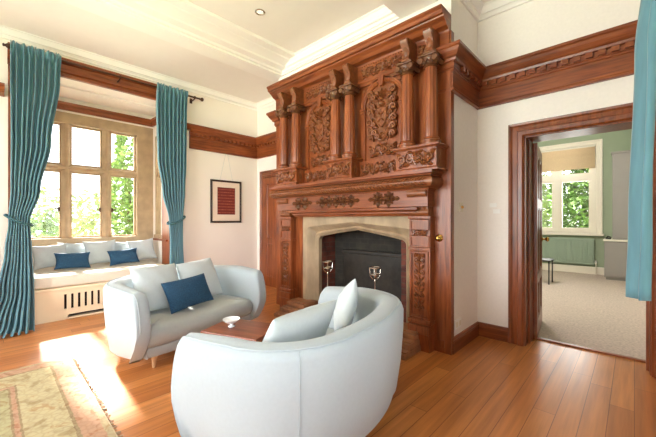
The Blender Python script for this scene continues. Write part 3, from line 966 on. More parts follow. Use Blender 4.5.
        # small entablature block over capital
# pedestals under each pair
for pi_, (a, b) in enumerate(COLX):
    x0, x1 = a - .085, b + .085
    m = MB()
    m.box(x0, x1, YC - .07, YP - PT, 1.70, 1.915)
    m.sweep([(0, 1.905), (.012, 1.905), (.02, 1.915), (.03, 1.918), (.03, 1.935), (0, 1.935)], [(x1, YP - PT), (x1, YC - .07), (x0, YC - .07), (x0, YP - PT)], closed=False)
    m.box(x0 - .02, x1 + .02, YC - .09, YP - PT, 1.918, 1.935)
    m.sweep([(0, 1.70), (.02, 1.70), (.02, 1.715), (.008, 1.73), (0, 1.73)], [(x1, YP - PT), (x1, YC - .07), (x0, YC - .07), (x0, YP - PT)])
    p = m.build('pedestal', 'wood', t)
    m = MB()
    w = x1 - x0
    acanthus(m, fn_face((x0 + x1) / 2, 1.735, YC - .07), w - .03, .165, rnd, 2, .02)
    f = lambda u, v, d: (x1 + d, YC - .07 + .07 + u, 1.745 + v)
    m.leaf(f, 0, .07, .12, .06, PI / 2, .014)
    m.build('carving', 'carved', p, True, 60)
# arched panels with coats of arms
def emblem(parent, cx, z0, y, w, h, name):
    f = fn_face(cx, z0, y)
    m = MB()
    # strapwork backing with a broken outline
    half = [(0, .0), (.16, .0), (.20, .05), (.36, .03), (.46, .08), (.44, .16), (.38, .20), (.47, .26), (.46, .36), (.39, .42), (.46, .50), (.48, .60), (.40, .66), (.45, .74), (.47, .84), (.38, .90), (.26, .88), (.20, .95), (.10, .97), (.06, 1.0)]
    pts = [(u * w, v * h) for u, v in half] + [(-u * w, v * h) for u, v in half[::-1] if u > 0]
    m.prism(pts, f, 0, .016)
    g = lambda u, v, d: f(u, v, d + .016)
    sh = [(-.155, .155), (0, .165), (.155, .155), (.165, 0), (.13, -.11), (.0, -.19), (-.13, -.11), (-.165, 0)]
    m.prism([(u * w, h * .43 + v * h) for u, v in sh], g, 0, .022)
    g2 = lambda u, v, d: g(u, v, d + .022)
    m.tube([g2(u * w, h * .43 + v * h, .0) for u, v in sh], .008, 5, closed=True)
    m.leaf(g2, 0, h * .43, h * .27, w * .05, PI / 2, .01)
    for s in (-1, 1):
        m.leaf(g2, s * w * .075, h * .49, h * .10, w * .08, s * .7, .016)
        m.leaf(g2, s * w * .065, h * .36, h * .10, w * .07, -s * .7, .016)
    m.blob(g, 0, h * .66, w * .10, h * .06, 0, .05)
    m.blob(g, 0, h * .75, w * .08, h * .04, 0, .05)
    for k in (-2, -1, 0, 1, 2):
        m.leaf(g, k * w * .085, h * (.86 - .018 * abs(k)), h * .15, w * .09, PI / 2 - k * .42, .036)
    for s in (-1, 1):
        rows = [(.38, .86, .11), (.25, .79, .08), (.40, .68, .09), (.27, .63, .08), (.39, .55, .10), (.28, .47, .06), (.40, .36, .11), (.25, .30, .07), (.38, .22, .10), (.22, .15, .09), (.38, .09, .09), (.11, .07, .08)]
        for i, (u, v, r_) in enumerate(rows):
            m.scroll(g, s * u * w, v * h, r_ * w, (0 if i % 2 else PI) if s > 0 else (PI if i % 2 else 0), 1.25, s * (1 if i % 2 else -1), .0135, (s * (u - .1) * w, (v - .06) * h), .024)
            m.leaf(g, s * (u + .03) * w, (v + .04) * h, .22 * w, .10 * w, s * (.9 if i % 2 else -.6) + (0 if s > 0 else PI), .034)
            m.leaf(g, s * (u - .06) * w, (v - .035) * h, .18 * w, .09 * w, -s * (1.1 if i % 2 else .4) + PI / 2, .03)
    for k in range(5):
        a = PI + k * PI / 4
        m.leaf(g, w * .1 * math.cos(a), h * .12 + w * .1 * math.sin(a), w * .18, w * .09, a, .034)
    m.blob(g, 0, h * .12, w * .06, w * .06, 0, .044)
    return m.build(name, 'carved', parent, True, 50)
for k in (0, 1):
    xl = COLX[k][1] + .085; xr = COLX[k + 1][0] - .085
    cx = (xl + xr) / 2
    y = YP - PT
    m = MB()
    # field framing: jamb pilasters with imposts and the arch ring
    ra = .225
    spring = 2.47
    for s in (-1, 1):
        m.box(cx + s * (ra + .03) - .03, cx + s * (ra + .03) + .03, y - .02, y, 1.905, spring)
        m.box(cx + s * (ra + .03) - .042, cx + s * (ra + .03) + .042, y - .035, y, spring, spring + .03, .005)
        m.box(cx + s * (ra + .03) - .036, cx + s * (ra + .03) + .036, y - .028, y, spring - .03, spring - .01, .004)
    arc = [(cx + ra * math.cos(a), spring + .03 + ra * 1.0 * math.sin(a)) for a in [PI * i / 20 for i in range(21)]]
    m.sweep([(0, 0), (0, .018), (-.012, .03), (-.03, .022), (-.04, .03), (-.055, .03), (-.055, 0)], arc, fn=lambda a, b, c: (a, y - c, b))
    # keystone
    m.prism([(-.022, -.04), (.022, -.04), (.036, .07), (-.036, .07)], fn_face(cx, spring + ra + .03, y), 0, .05)
    p = m.build('arched_panel', 'wood', t)
    for s in (-1, 1):
        m = MB()
        f = fn_face(cx + s * (ra + .0), spring + .2, y)
        m.leaf(f, 0, 0, .12, .05, s * -.8, .016)
        m.scroll(f, s * .01, .02, .03, 0, 1.2, s, .008)
        m.build('spandrel_carving', 'carved', p, True, 50)
    emblem(t, cx, 2.10, y, .385, .60, 'coat_of_arms')
    m = MB()
    f = fn_face(cx, 1.925, y)
    m.prism([(-.16, .02), (.16, .02), (.175, .07), (.15, .13), (-.15, .13), (-.175, .07)], f, 0, .014)
    g = lambda u, v, d: f(u, v, d + .014)
    acanthus(m, g, .34, .15, rnd, 2, .022)
    m.build('cartouche', 'carved', t, True, 50)
    # carved plinth strip between pedestals
    m = MB()
    m.box(xl - .02, xr + .02, y - .045, y, 1.70, 1.90)
    q = m.build('plinth_panel', 'wood', t)
    m = MB()
    acanthus(m, fn_face(cx, 1.735, y - .045), xr - xl - .06, .14, rnd, 4, .022)
    m.build('carving', 'carved', q, True, 50)
    # frieze carving between corbels
    m = MB()
    acanthus(m, fn_face(cx, 2.825, y - .02), xr - xl - .02, .13, rnd, 4, .018)
    for i in range(18):
        m.blob(fn_face(xl + (xr - xl) * (i + .5) / 18, 2.968, y - .02), 0, 0, .008, .008, 0, .014, 6, 1)
    m.build('frieze_carving', 'carved', t, True, 50)
for a, b in COLX:
    m = MB()
    f = fn_face((a + b) / 2, 2.825, YP - PT - .02)
    acanthus(m, f, (b - a) - .11, .13, rnd, 1, .018)
    m.build('frieze_carving', 'carved', t, True, 50)

# mantel shelf, torus, frieze
SX0, SX1 = -3.66, -1.355
SH = [(0, 1.655), (.03, 1.655), (.035, 1.668), (.05, 1.675), (.05, 1.70), (0, 1.70)]
YS = 2.755
loop = [(SX1, YP - PT), (SX1, YS), (SX0, YS), (SX0, YP - PT)]
m = MB(); m.sweep(SH, loop); m.box(SX0, SX1, YS, YP - PT, 1.655, 1.70)
m.build('mantel_shelf', 'wood_h', t)
tor = [(0, 1.545)] + [(.005 + .052 * math.cos(a), 1.60 + .052 * math.sin(a)) for a in [-PI / 2 + PI * i / 10 for i in range(11)]] + [(0, 1.655)]
m = MB(); m.sweep(tor, loop); m.box(SX0, SX1, YS, YP - PT, 1.545, 1.655)
b_ = m.build('torus_moulding', 'carved', t, True, 30)
m = MB()
L = SX1 - SX0
nb = 60
for i in range(nb):
    x = SX0 + L * (i + .5) / nb
    for zz, rr in ((.022, .6), (-.022, -.6)):
        f = lambda u, v, d: (x + u, YS - .005 - math.sqrt(max(0, .052 ** 2 - (zz + v) ** 2)) - d, 1.60 + zz + v)
        m.leaf(f, 0, 0, .052, .03, rr, .018)
m.build('leaf_carving', 'carved', b_, True, 60)
m = MB()
FY = 2.79
m.box(SX0 + .03, SX1 - .03, FY, YP - PT, 1.375, 1.545)
m.sweep([(0, 1.53), (.012, 1.53), (.018, 1.545), (0, 1.545)], [(SX1 - .03, YP - PT), (SX1 - .03, FY), (SX0 + .03, FY), (SX0 + .03, YP - PT)])
fr = m.build('frieze', 'wood_h', t)
def fleur_strip(cx, w):
    m = MB()
    f = fn_face(cx, 1.388, FY)
    h = .145
    n = max(1, int(round(w / .12)))
    for k in range(n):
        u0 = -w / 2 + (k + .5) * w / n
        sz = min(w / n, h * 1.15) * .62
        for q in range(4):
            a = q * PI / 2
            m.leaf(f, u0 + math.cos(a) * sz * .62, h / 2 + math.sin(a) * sz * .62, sz * .95, sz * .72, a, .036)
            a += PI / 4
            m.leaf(f, u0 + math.cos(a) * sz * .62, h / 2 + math.sin(a) * sz * .62, sz * .7, sz * .4, a, .026)
        m.blob(f, u0, h / 2, sz * .3, sz * .3, 0, .05)
    for s in (-1, 1):
        m.leaf(f, s * (w / 2 + .03), h / 2, .07, .05, 0, .02)
    m.build('fleuron_carving', 'carved_dark', fr, True, 50)
fleur_strip(-3.12, .26); fleur_strip(-2.52, .56); fleur_strip(-1.87, .26)
# moulding under frieze
UM = [(0, 1.285), (.012, 1.285), (.02, 1.305), (.03, 1.312), (.03, 1.325), (.055, 1.34), (.07, 1.345), (.07, 1.365), (.05, 1.375), (0, 1.375)]
ux0, ux1 = OX0 - .12, OX1 + .10
m = MB(); m.sweep(UM, [(ux1, YP - PT), (ux1, 2.85), (ux0, 2.85), (ux0, YP - PT)]); m.box(ux0, ux1, 2.85, YP - PT, 1.285, 1.375)
m.build('lower_moulding', 'wood_h', t)
# carved pilasters each side with bracket capitals
for s, (x0, x1) in ((-1, (-3.625, -3.40)), (1, (-1.60, -1.385))):
    y0 = 2.84
    xc = (x0 + x1) / 2
    w = x1 - x0
    m = MB()
    m.box(x0, x1, y0, YP - PT, 0.0, 1.275)
    m.box(x0 - .012, x1 + .012, y0 - .015, YP - PT, 1.255, 1.285, .005)
    m.box(x0 - .008, x1 + .008, y0 - .012, YP - PT, .955, .985, .005)
    m.box(x0 - .012, x1 + .012, y0 - .018, YP - PT, .255, .295, .008)
    # raised frames of the panels
    def fr_(z0, z1, q=.03):
        m.sweep([(0, 0), (0, .012), (-.012, .012), (-.018, 0)], [(x0 + q, z0), (x1 - q, z0), (x1 - q, z1), (x0 + q, z1)], fn=lambda a, b, c: (a, y0 - c, b), closed=True)
    fr_(.33, .93); fr_(1.00, 1.08, .022); fr_(1.165, 1.235, .022)
    # base block with slanted scroll foot
    m.box(x0 - .005, x1 + .005, y0 - .03, YP - PT, .165, .245, .006)
    m.prism([(YP - PT, 0), (y0 - .01, 0), (y0 - .012, .02), (y0 - .03, .165), (YP - PT, .165)], lambda u, v, d: (x0 - .002 + d, u, v), 0, w + .004)
    p = m.build('pilaster', 'wood', t)
    m = MB()
    f = fn_face(xc, .34, y0)
    hw = w * .5 - .045
    for k in range(5):
        z = .03 + k * .11
        for q in (-1, 1):
            m.scroll(f, q * hw * .5, z + .05, hw * .42, PI if q > 0 else 0, 1.3, q, .008, (0, z), .014)
            m.leaf(f, q * hw * .55, z + .10, .06, .03, q * .9 + (0 if q > 0 else PI), .018)
        m.leaf(f, 0, z + .07, .09, .035, PI / 2, .022)
    for k in range(7):
        m.leaf(f, -hw + .012 + k * hw * 2 / 7.4, .565, .045, .02, PI / 2, .018)
    m.build('carved_panel', 'carved', p, True, 50)
    m = MB()
    acanthus(m, fn_face(xc, 1.09, y0), w - .05, .07, rnd, 2, .02)
    m.build('carved_block', 'carved', p, True, 50)
    # bracket above pilaster
    m = MB()
    pro = [(YP - PT, 1.285), (y0 - .0, 1.285), (y0 - .02, 1.31), (y0 - .01, 1.35), (y0 - .005, 1.40), (y0 - .03, 1.46), (y0 - .065, 1.50), (y0 - .07, 1.53), (y0 - .05, 1.545), (YP - PT, 1.545)]
    m.prism(pro, lambda u, v, d: (xc + d, u, v), -w * .42, w * .42)
    for z, yy, rr in ((1.32, y0 + .008, .03), (1.50, y0 - .035, .042)):
        m.lathe([(rr * .6, -w * .47), (rr, -w * .46), (rr, w * .46), (rr * .6, w * .47)], (xc, yy, z), 14, axis='X')
    f2 = lambda u, v, d: (xc + u, y0 - .006 - d - .05 * max(0, (v - .06) / .14), 1.335 + v)
    for q in (-1, 0, 1):
        m.leaf(f2, q * w * .25, .065, .14, .07, PI / 2, .022)
    m.build('bracket', 'carved', t, True, 50)
# stone surround with a shallow four centred arch
yst = 2.925
sx0, sx1 = OX0 - .05, OX1 + .06
hx0, hx1 = -3.05, -1.74
def arch_pts(x0, x1, shoulder, apex, rr=.07):
    pts = [(x0, 0), (x0, shoulder - rr)]
    for k in range(1, 6):
        a = PI - k * PI / 2 / 6
        pts.append((x0 + rr + rr * math.cos(a), shoulder - rr + rr * math.sin(a)))
    c = (x0 + x1) / 2
    for k in range(0, 9):
        f = k / 8
        pts.append((x0 + rr + (c - x0 - rr) * f, shoulder + (apex - shoulder) * (f ** .9)))
    left = pts
    right = [(x0 + x1 - a, b) for a, b in left[:-1]][::-1]
    return left + right
def arch_ring(m, inner, outer, y_in, y_out):
    n = len(inner)
    a = [m.bm.verts.new((x, y_in, z)) for x, z in inner]
    b = [m.bm.verts.new((x, y_out, z)) for x, z in outer]
    for i in range(n - 1):
        m.face([a[i], a[i + 1], b[i + 1], b[i]])
i0 = arch_pts(hx0, hx1, 1.035, 1.125)
i1 = arch_pts(hx0 - .03, hx1 + .03, 1.065, 1.155)
i2 = arch_pts(hx0 - .05, hx1 + .05, 1.085, 1.175)
i3 = arch_pts(hx0 - .10, hx1 + .10, 1.135, 1.205, .05)
i4 = arch_pts(hx0 - .12, hx1 + .12, 1.155, 1.22, .05)
def square(ref, x0, x1, z):
    out = []
    n = len(ref)
    for k, (x, zz) in enumerate(ref):
        if k == 0: out.append((x0, 0))
        elif k == n - 1: out.append((x1, 0))
        elif k <= 4: out.append((x0, z * k / 4))
        elif k >= n - 5: out.append((x1, z * (n - 1 - k) / 4))
        else: out.append((x0 + (x1 - x0) * (k - 4) / (n - 9), z))
    return out
i5 = square(i4, sx0, sx1, 1.285)
m = MB()
depth = .06
arch_ring(m, i0, i0, yst + .10 + depth, yst + .10)
arch_ring(m, i0, i1, yst + .10, yst + .06)
arch_ring(m, i1, i2, yst + .06, yst + .085)
arch_ring(m, i2, i3, yst + .085, yst + .02)
arch_ring(m, i3, i4, yst + .02, yst)
arch_ring(m, i4, i5, yst, yst)
arch_ring(m, i5, i5, yst, yst + .10 + depth)
arch_ring(m, i5, i0, yst + .10 + depth, yst + .10 + depth)
bmesh.ops.remove_doubles(m.bm, verts=m.bm.verts[:], dist=1e-5)
m.build('stone_surround', 'fstone', t)
# stepped plinths under the stone jambs
for x0, x1 in ((sx0 - .10, hx0 + .03), (hx1 - .03, sx1 + .11)):
    m = MB()
    for i, (o, z0, z1) in enumerate(((.40, 0, .045), (.37, .045, .06), (.31, .06, .105), (.27, .105, .12), (.20, .12, .165), (.15, .165, .18))):
        m.box(x0 - .02 + .004 * i, x1 + .02 - .004 * i, yst - o, yst + .06, z0, z1, .006)
    m.build('stepped_plinth', plain('plinth_oak_stone', s2l(150, 100, 68), .5, noise=.25, nscale=12) if 'plinth' not in M else M['plinth'], t)
    M['plinth'] = bpy.data.materials['plinth_oak_stone']
# firebox
m = MB()
fb0, fb1, fby, fbz = OX0 + .03, OX1 - .03, 3.36, 1.24
m.box(fb0, fb1, fby, fby + .06, .0, fbz); m.box(fb0, fb1, 3.10, fby, fbz - .06, fbz)
m.box(fb0 - .01, fb1 + .01, 2.98, fby, 0, .012)
bk = m.build('firebox_back', 'fire_brick', t)
m = MB(); m.box(fb0 + .05, fb0 + .11, 3.09, fby, 0.012, fbz - .06); m.build('firebox_cheek', 'red_brick', t)
m = MB(); m.box(fb1 - .15, fb1 - .08, 3.09, fby, 0.012, fbz - .06); m.build('firebox_cheek', 'red_brick', t)
# iron fireback slab
m = MB()
m.box(-2.86, -1.84, fby - .05, fby - .0, .014, .84, .01)
m.box(-2.88, -1.82, fby - .065, fby - .0, .80, .85, .008)
m.build('fireback', plain('sooty_iron', s2l(44, 40, 34), .5, .3, noise=.35, nscale=14, bump=.6, bscale=30), t)
# brass bell push on the right hand panel, with a small outlet near the floor
m = MB()
m.lathe([(.034, 0), (.036, .006), (.026, .012), (.012, .016), (.011, .03), (.022, .036), (.024, .046), (.014, .054), (.004, .056)], (0, 0, 0), 20, axis='Y')
k = m.build('brass_knob', 'brass', t, True, 40); k.location = (-1.335, YP - PT, 1.075); k.scale = (1, -1, 1)
MB().box(-1.322, -1.282, YP - PT - .012, YP - PT, .05, .12, .003).build('floor_outlet', 'wood', t)

# andirons
def andiron(name, label, x, y):
    t = thing(name, label, 'andiron', (x, y, .0225), 0, 'pair of fire dogs')
    MB().lathe([(.010, .06), (.010, .30), (.016, .31), (.009, .33), (.008, .52), (.014, .54), (.009, .56)], n=10).build('stem', 'steel', t, True)
    m = MB()
    for s in (-1, 1):
        m.tube([(0, 0, .07), (s * .05, -.0, .07), (s * .09, -.01, .03), (s * .10, -.01, 0)], .010, 8)
    m.tube([(0, 0, .10), (0, .2, .10), (0, .27, .09), (0, .28, 0)], .012, 8)
    m.build('feet', 'steel', t, True)
    m = MB()
    for k in range(4):
        a = PI / 4 + k * PI / 2
        m.tube([(0, 0, .555), (.03 * math.cos(a), .03 * math.sin(a), .565), (.055 * math.cos(a), .055 * math.sin(a), .60), (.062 * math.cos(a), .062 * math.sin(a), .69)], .0055, 6)
    for z, rr in ((.69, .064), (.615, .058)):
        m.tube([(rr * math.cos(2 * PI * k / 20), rr * math.sin(2 * PI * k / 20), z) for k in range(20)], .006, 6, closed=True)
    m.build('cup', 'steel', t, True)
    return t
andiron('andiron', 'polished steel fire dog with basket cup at the left of the hearth', -2.83, 2.97)
andiron('andiron', 'polished steel fire dog with basket cup at the right of the hearth', -2.10, 2.97)
o = MB().box(-2.80, -2.13, 2.9802, 2.995, .30, .315).build('fire_bar', 'steel')
tag(o, 'thin horizontal steel bar resting across the two fire dogs', 'fire bar')

# ------------------------------------------------------------------ tub sofas
SW, SD = .74, .44
def sofa_outline(n_arm=22, n_arc=10, n_back=14, RC=.48, flare=.0):
    a, b = SW, SD
    pts = []      # (x, y, nx, ny, t) from the right arm tip (x=+a, y=+b) round the back to the left tip
    arm = []
    for i in range(n_arm + 1):
        t = math.sin((i / n_arm) * PI / 2)           # dense near the tip
        y = (-b + RC) + (2 * b - RC) * t
        arm.append((a - .02 * t * t, y, 1, .0, t))
    arm = arm[::-1]
    pts += arm
    for i in range(1, n_arc):
        q = i / n_arc * PI / 2
        pts.append((a - RC + RC * math.cos(q), -b + RC - RC * math.sin(q), math.cos(q), -math.sin(q), 0))
    for i in range(n_back + 1):
        f = i / n_back
        x = (a - RC) * (1 - 2 * f)
        pts.append((x, -b - .03 * (1 - (2 * f - 1) ** 2), 0, -1, 0))
    for i in range(1, n_arc):
        q = PI / 2 + i / n_arc * PI / 2
        pts.append((-a + RC + RC * math.cos(q), -b + RC - RC * math.sin(q), math.cos(q), -math.sin(q), 0))
    pts += [(-x, y, -nx, ny, t) for x, y, nx, ny, t in arm[::-1]]
    return pts
def sofa_top(x, t):
    h = .706 - .01 * abs(x / SW) ** 2
    h -= .03 * t
    if t > .72:
        q = (t - .72) / .28
        h = .13 + (h - .13) * math.sqrt(max(0, 1 - q ** 2.8))
    return max(h, .135)
def make_sofa():
    t = thing('tub_sofa', 'x', 'sofa')
    out = sofa_outline()
    T = .165
    rings = []
    pip = []
    pipi = []
    for x, y, nx, ny, tt in out:
        h = sofa_top(x, tt)
        H = h - .10
        e = min(.055, H * .35)
        sec = [(.075 + .05 * tt, .10), (.045 + .04 * tt, .13 if H > .08 else .10 + .2 * H), (.018, .10 + .35 * H), (.002, .10 + .7 * H), (0, h - e), (.012, h - e * .45), (.035, h - .012 * e / .055), (.08, h), (.125, h - .012 * e / .055), (.152, h - e * .45), (T, h - e), (T, .10 + .5 * H), (T, .11)]
        tk = 1 - .35 * tt * tt
        rec = .15 * max(0, (tt - .55) / .45)
        rings.append([(x - nx * o * tk, y - ny * o * tk - rec * max(0, 1 - (z - .10) / .27) ** 1.5, z) for o, z in sec])
        pip.append((x - nx * .028, y - ny * .028 - rec * max(0, 1 - (h - .10) / .27) ** 1.5, h - .012 * e / .055 + .001))
        pipi.append((x - nx * .135, y - ny * .135, h - .016 * e / .055 + .001))
    m = MB()
    m.rings(rings, True, True, True)
    sh = m.build('tub_back', 'sofa', t, True, 180)
    m = MB(); m.tube(pip[3:-3], .005, 6); m.build('piping', 'sofa', sh, True, 180)
    # stitched seam down each back corner
    for idx in (27, len(out) - 28):
        x, y, nx, ny, tt = out[idx]
        h = sofa_top(x, tt); H = h - .1
        m = MB(); m.tube([(x - nx * o, y - ny * o, z) for o, z in ((.06, .115), (.0165, .10 + .35 * H), (.0005, .10 + .7 * H), (-.001, h - .05), (.02, h - .018))], .0028, 5)
        m.build('seam', 'sofa', sh, True, 180)
    # seat: D shape
    inn = []
    for x, y, nx, ny, tt in out:
        o = .15
        if y - ny * o <= SD - .10:
            inn.append((x - nx * o, y - ny * o))
    def layer(k, z, fo):
        return [(x * (1 - k), y * (1 - k) + 0 + (fo if y > SD - .2 else 0) * 0, z) for x, y in inn]
    def front(k, z, bulge):
        xl, xr = inn[-1][0], inn[0][0]
        n = 12
        return [((xl + (xr - xl) * i / n) * (1 - k), SD - .06 + bulge - .05 * (2 * i / n - 1) ** 2, z) for i in range(0, n + 1)]
    m = MB()
    lay = [(0, .19, -.01), (0, .23, .012), (0, .285, .02), (0.006, .325, .008), (.03, .352, -.02), (.09, .368, -.06), (.3, .378, -.16)]
    rr = [layer(k, z, b) + front(k, z, b) for k, z, b in lay]
    m.rings(rr, True, True, True)
    m.build('seat_cushion', 'seatfab', t, True, 180)
    m = MB()
    rr = [layer(0, z, b) + front(0, z, b) for k, z, b in ((0, .10, -.03), (0, .12, -.012), (0, .188, -.006))]
    m.rings(rr, True, True, True)
    m.build('base', 'sofa', t, True, 60)
    for x in (-.50, .50):
        for y in (-.27, .28):
            MB().lathe([(.012, 0), (.014, .004), (.02, .06), (.027, .085), (.03, .10), (.03, .125)], (x, y, 0), 14).build('leg', 'pale_wood', t, True, 50)
    return t
sofa_a = make_sofa()
tag(sofa_a, 'pale grey tub sofa seen from behind, nearest the camera', 'sofa', 'pair of tub sofas')
sofa_a.location = (-1.445, 1.43, 0); sofa_a.rotation_euler = (0, 0, R(102))
sofa_b = copy_tree(sofa_a)
tag(sofa_b, 'pale grey tub sofa facing the camera, standing by the window seat', 'sofa', 'pair of tub sofas')
sofa_b.location = (-3.32, 1.39, 0); sofa_b.rotation_euler = (0, 0, R(-78))
def on_sofa(s, x, y, z):
    a = s.rotation_euler.z
    return (s.location.x + x * math.cos(a) - y * math.sin(a), s.location.y + x * math.sin(a) + y * math.cos(a), z)
SB = 15
cushion('cushion', 'white square cushion at the left of the far sofa', 'pillow', .46, .44, .16, on_sofa(sofa_b, -.222, -.08, .594), SB, 24, 3, 'white cushions on the far sofa', .03)
cushion('cushion', 'white square cushion at the right of the far sofa', 'pillow', .46, .44, .16, on_sofa(sofa_b, .257, -.07, .598), SB, 24, -2, 'white cushions on the far sofa', .03)
cushion('cushion', 'navy rectangular cushion propped on the white cushions of the far sofa', 'blue', .50, .30, .13, on_sofa(sofa_b, .07, .135, .537), SB, 26, 3)
cushion('cushion', 'white cushion lying against the back of the near sofa, its corner over the table', 'pillow', .62, .39, .17, on_sofa(sofa_a, -.25, -.02, .582), 192, 24, 4, 'white cushions on the near sofa')
cushion('cushion', 'white cushion with its corner pointing up at the fireplace end of the near sofa', 'pillow', .34, .34, .14, on_sofa(sofa_a, .36, .0, .606), 225, 16, 32, 'white cushions on the near sofa')

# ------------------------------------------------------------------ coffee table and bowl
TZ = .40
wv = Vector((-.326, .945)); dv = Vector((-.926, -.378))
t = thing('coffee_table', 'low reddish wooden coffee table between the two sofas', 'table', (-2.535, 1.44, 0), math.atan2(-dv.y, -dv.x))
# local +x runs from the far corner toward the near sofa, local -y toward the camera
TW, TL = .50, .36
m = MB(); m.box(0, TW, -TL, 0, TZ - .03, TZ, .006); m.build('table_top', 'table_wood', t)
m = MB()
m.box(.04, TW - .04, -TL + .03, -TL + .05, TZ - .10, TZ - .03); m.box(.04, TW - .04, -.05, -.03, TZ - .10, TZ - .03)
m.box(.03, .05, -TL + .04, -.04, TZ - .10, TZ - .03); m.box(TW - .05, TW - .03, -TL + .04, -.04, TZ - .10, TZ - .03)
m.build('apron', 'table_wood', t)
for x in (.03, TW - .07):
    for y in (-TL + .03, -.07):
        m = MB(); m.rings([[(x + dx * s, y + dy * s, z) for dx, dy in ((0, 0), (.04, 0), (.04, .04), (0, .04))] for z, s in ((0, .8), (TZ - .03, 1))], True, True, True)
        m.build('leg', 'table_wood', t)
t = thing('bowl', 'small white footed bowl standing on the coffee table', 'bowl', (-2.32, 1.325, TZ))
m = MB()
m.lathe([(.026, 0), (.028, .005), (.014, .012), (.012, .022), (.032, .030), (.056, .044), (.068, .060), (.066, .062), (.052, .046), (.028, .035), (.004, .032)], n=28)
m.build('bowl_body', 'ceramic', t, True, 60)

# ------------------------------------------------------------------ rug
x0, x1, y0, y1 = RUG
t = thing('rug', 'faded cream and pink oriental rug with fringed end on the floor', 'rug')
m = MB(); m.box(x0, x1, y0, y1, .001, .011)
m.build('pile', 'rug', t)
m = MB(); m.box(x0, x1, y1 - .004, y1 + .006, .002, .010)
r_ = random.Random(4)
k = x0
while k < x1:
    L = r_.uniform(.015, .035); dx = r_.uniform(-.012, .012)
    m.tube([(k, y1 - .0, .006), (k + dx * .5, y1 + L * .5, .005), (k + dx, y1 + L, .004)], .0035, 4)
    k += r_.uniform(.012, .03)
m.build('fringe', plain('fringe_brown', s2l(186, 164, 134), .9, noise=.5, nscale=14), t)

# ------------------------------------------------------------------ switches and sockets
def plate_x(name, label, cat, y, z, w, h, knob=True, mat='white_plate'):
    t = thing(name, label, cat, (CX1, y, z))
    MB().box(0.001, .012, -w / 2, w / 2, -h / 2, h / 2, .003).build('plate', mat, t)
    return t
t = plate_x('double_socket', 'white double plug socket low on the chimney return', 'socket', 3.10, .25, .146, .086)
for y in (-.035, .035):
    MB().box(.012, .0145, y - .022, y + .022, -.025, .025, .001).build('outlet', 'plate', t)
t = plate_x('wall_switch', 'cream switch with brass dimmer knob on the chimney return', 'switch', 3.18, 1.37, .085, .09, mat='plate')
k = MB().lathe([(.014, 0), (.014, .014), (.011, .018), (.003, .019)], n=16, axis='X').build('dimmer_knob', 'brass', t, True, 40); k.location = (.012, 0, 0)
for x, z, lab in ((-1.075, 1.40, 'upper small white switch on the wall left of the doorway'), (-1.04, 1.335, 'lower small white switch on the wall left of the doorway')):
    t = thing('light_switch', lab, 'switch', (x, YB, z), 0, 'white switches by the doorway')
    MB().box(-.035, .035, -.010, -.001, -.022, .022, .003).build('plate', 'white_plate', t)
    MB().box(-.008, .008, -.016, -.009, -.010, .012, .002).build('rocker', 'white_plate', t)

# ------------------------------------------------------------------ next room
NW = (-1.86, -.63, .93, 2.95)
m = MB()
m.box(-3.2, NW[0], Y2, Y2 + .25, 0, 3.4); m.box(NW[1], .4, Y2, Y2 + .25, 0, 3.4)
m.box(NW[0], NW[1], Y2, Y2 + .25, 0, NW[2]); m.box(NW[0], NW[1], Y2, Y2 + .25, NW[3], 3.4)
struct(m.build('wall_far', 'green'), 'sage green end wall of the next room around its window', 'wall')
struct(MB().box(.16, .36, YB + .3, Y2, 0, 3.4).build('wall_next_right', 'green'), 'sage green right hand wall of the next room', 'wall')
m = MB(); m.box(-3.3, -3.1, YB + .3, Y2, 0, 3.4)
struct(m.build('wall_next_left', 'green'), 'sage green left hand wall of the next room', 'wall')
struct(MB().box(-3.3, .4, YB + .3, Y2 + .2, 3.4, 3.5).build('ceiling_next_room', 'ceil'), 'white ceiling of the next room', 'ceiling')
struct(MB().sweep([(0, 0), (.02, 0), (.02, .15), (.01, .17), (0, .17)], [(.16, YB + .3), (.16, Y2), (-3.1, Y2)]).build('baseboard_next_room', 'white_paint'), 'white skirting board round the green room', 'skirting board')
t = thing('window_5', 'white framed sash window with foliage outside in the green room', 'window', kind='structure')
a, b, c, d = NW
m = MB()
cs = [(0, 0), (0, .02), (.02, .03), (.07, .025), (.08, .04), (.11, .04), (.11, 0)]
m.sweep(cs, [(a, c), (a, d), (b, d), (b, c)], fn=lambda u, v, w: (u, Y2 - w, v))
m.build('casing', 'white_paint', t)
MB().box(a - .14, b + .14, Y2 - .10, Y2 + .1, c - .05, c, .008).build('window_sill', 'white_paint', t)
MUL, TRZ = -1.37, 2.24
m = MB()
yy0, yy1 = Y2 + .06, Y2 + .12
for x in (a, MUL - .06, b - .09): m.box(x, x + (.12 if x == MUL - .06 else .09), yy0 - .02, yy1, c, d)
m.box(a + .001, b - .001, yy0 - .016, yy1 - .004, c + .001, c + .08); m.box(a + .001, b - .001, yy0 - .016, yy1 - .004, d - .08, d - .001); m.box(a + .001, b - .001, yy0 - .016, yy1 - .004, TRZ - .05, TRZ + .05)
m.build('window_frame', 'white_paint', t)
for x0_, x1_ in ((a + .09, MUL - .06), (MUL + .06, b - .09)):
    for z0, z1 in ((c + .08, TRZ - .05), (TRZ + .05, d - .08)):
        f = MB(); w = .045
        f.box(x0_, x1_, yy0, yy1 - .01, z0, z0 + w); f.box(x0_, x1_, yy0, yy1 - .01, z1 - w, z1); f.box(x0_, x0_ + w, yy0, yy1 - .01, z0 + w, z1 - w); f.box(x1_ - w, x1_, yy0, yy1 - .01, z0 + w, z1 - w)
        fo = f.build('sash', 'white_paint', t)
        MB().box(x0_ + .02, x1_ - .02, yy0 + .025, yy0 + .03, z0 + .02, z1 - .02).build('pane', 'glass', fo)
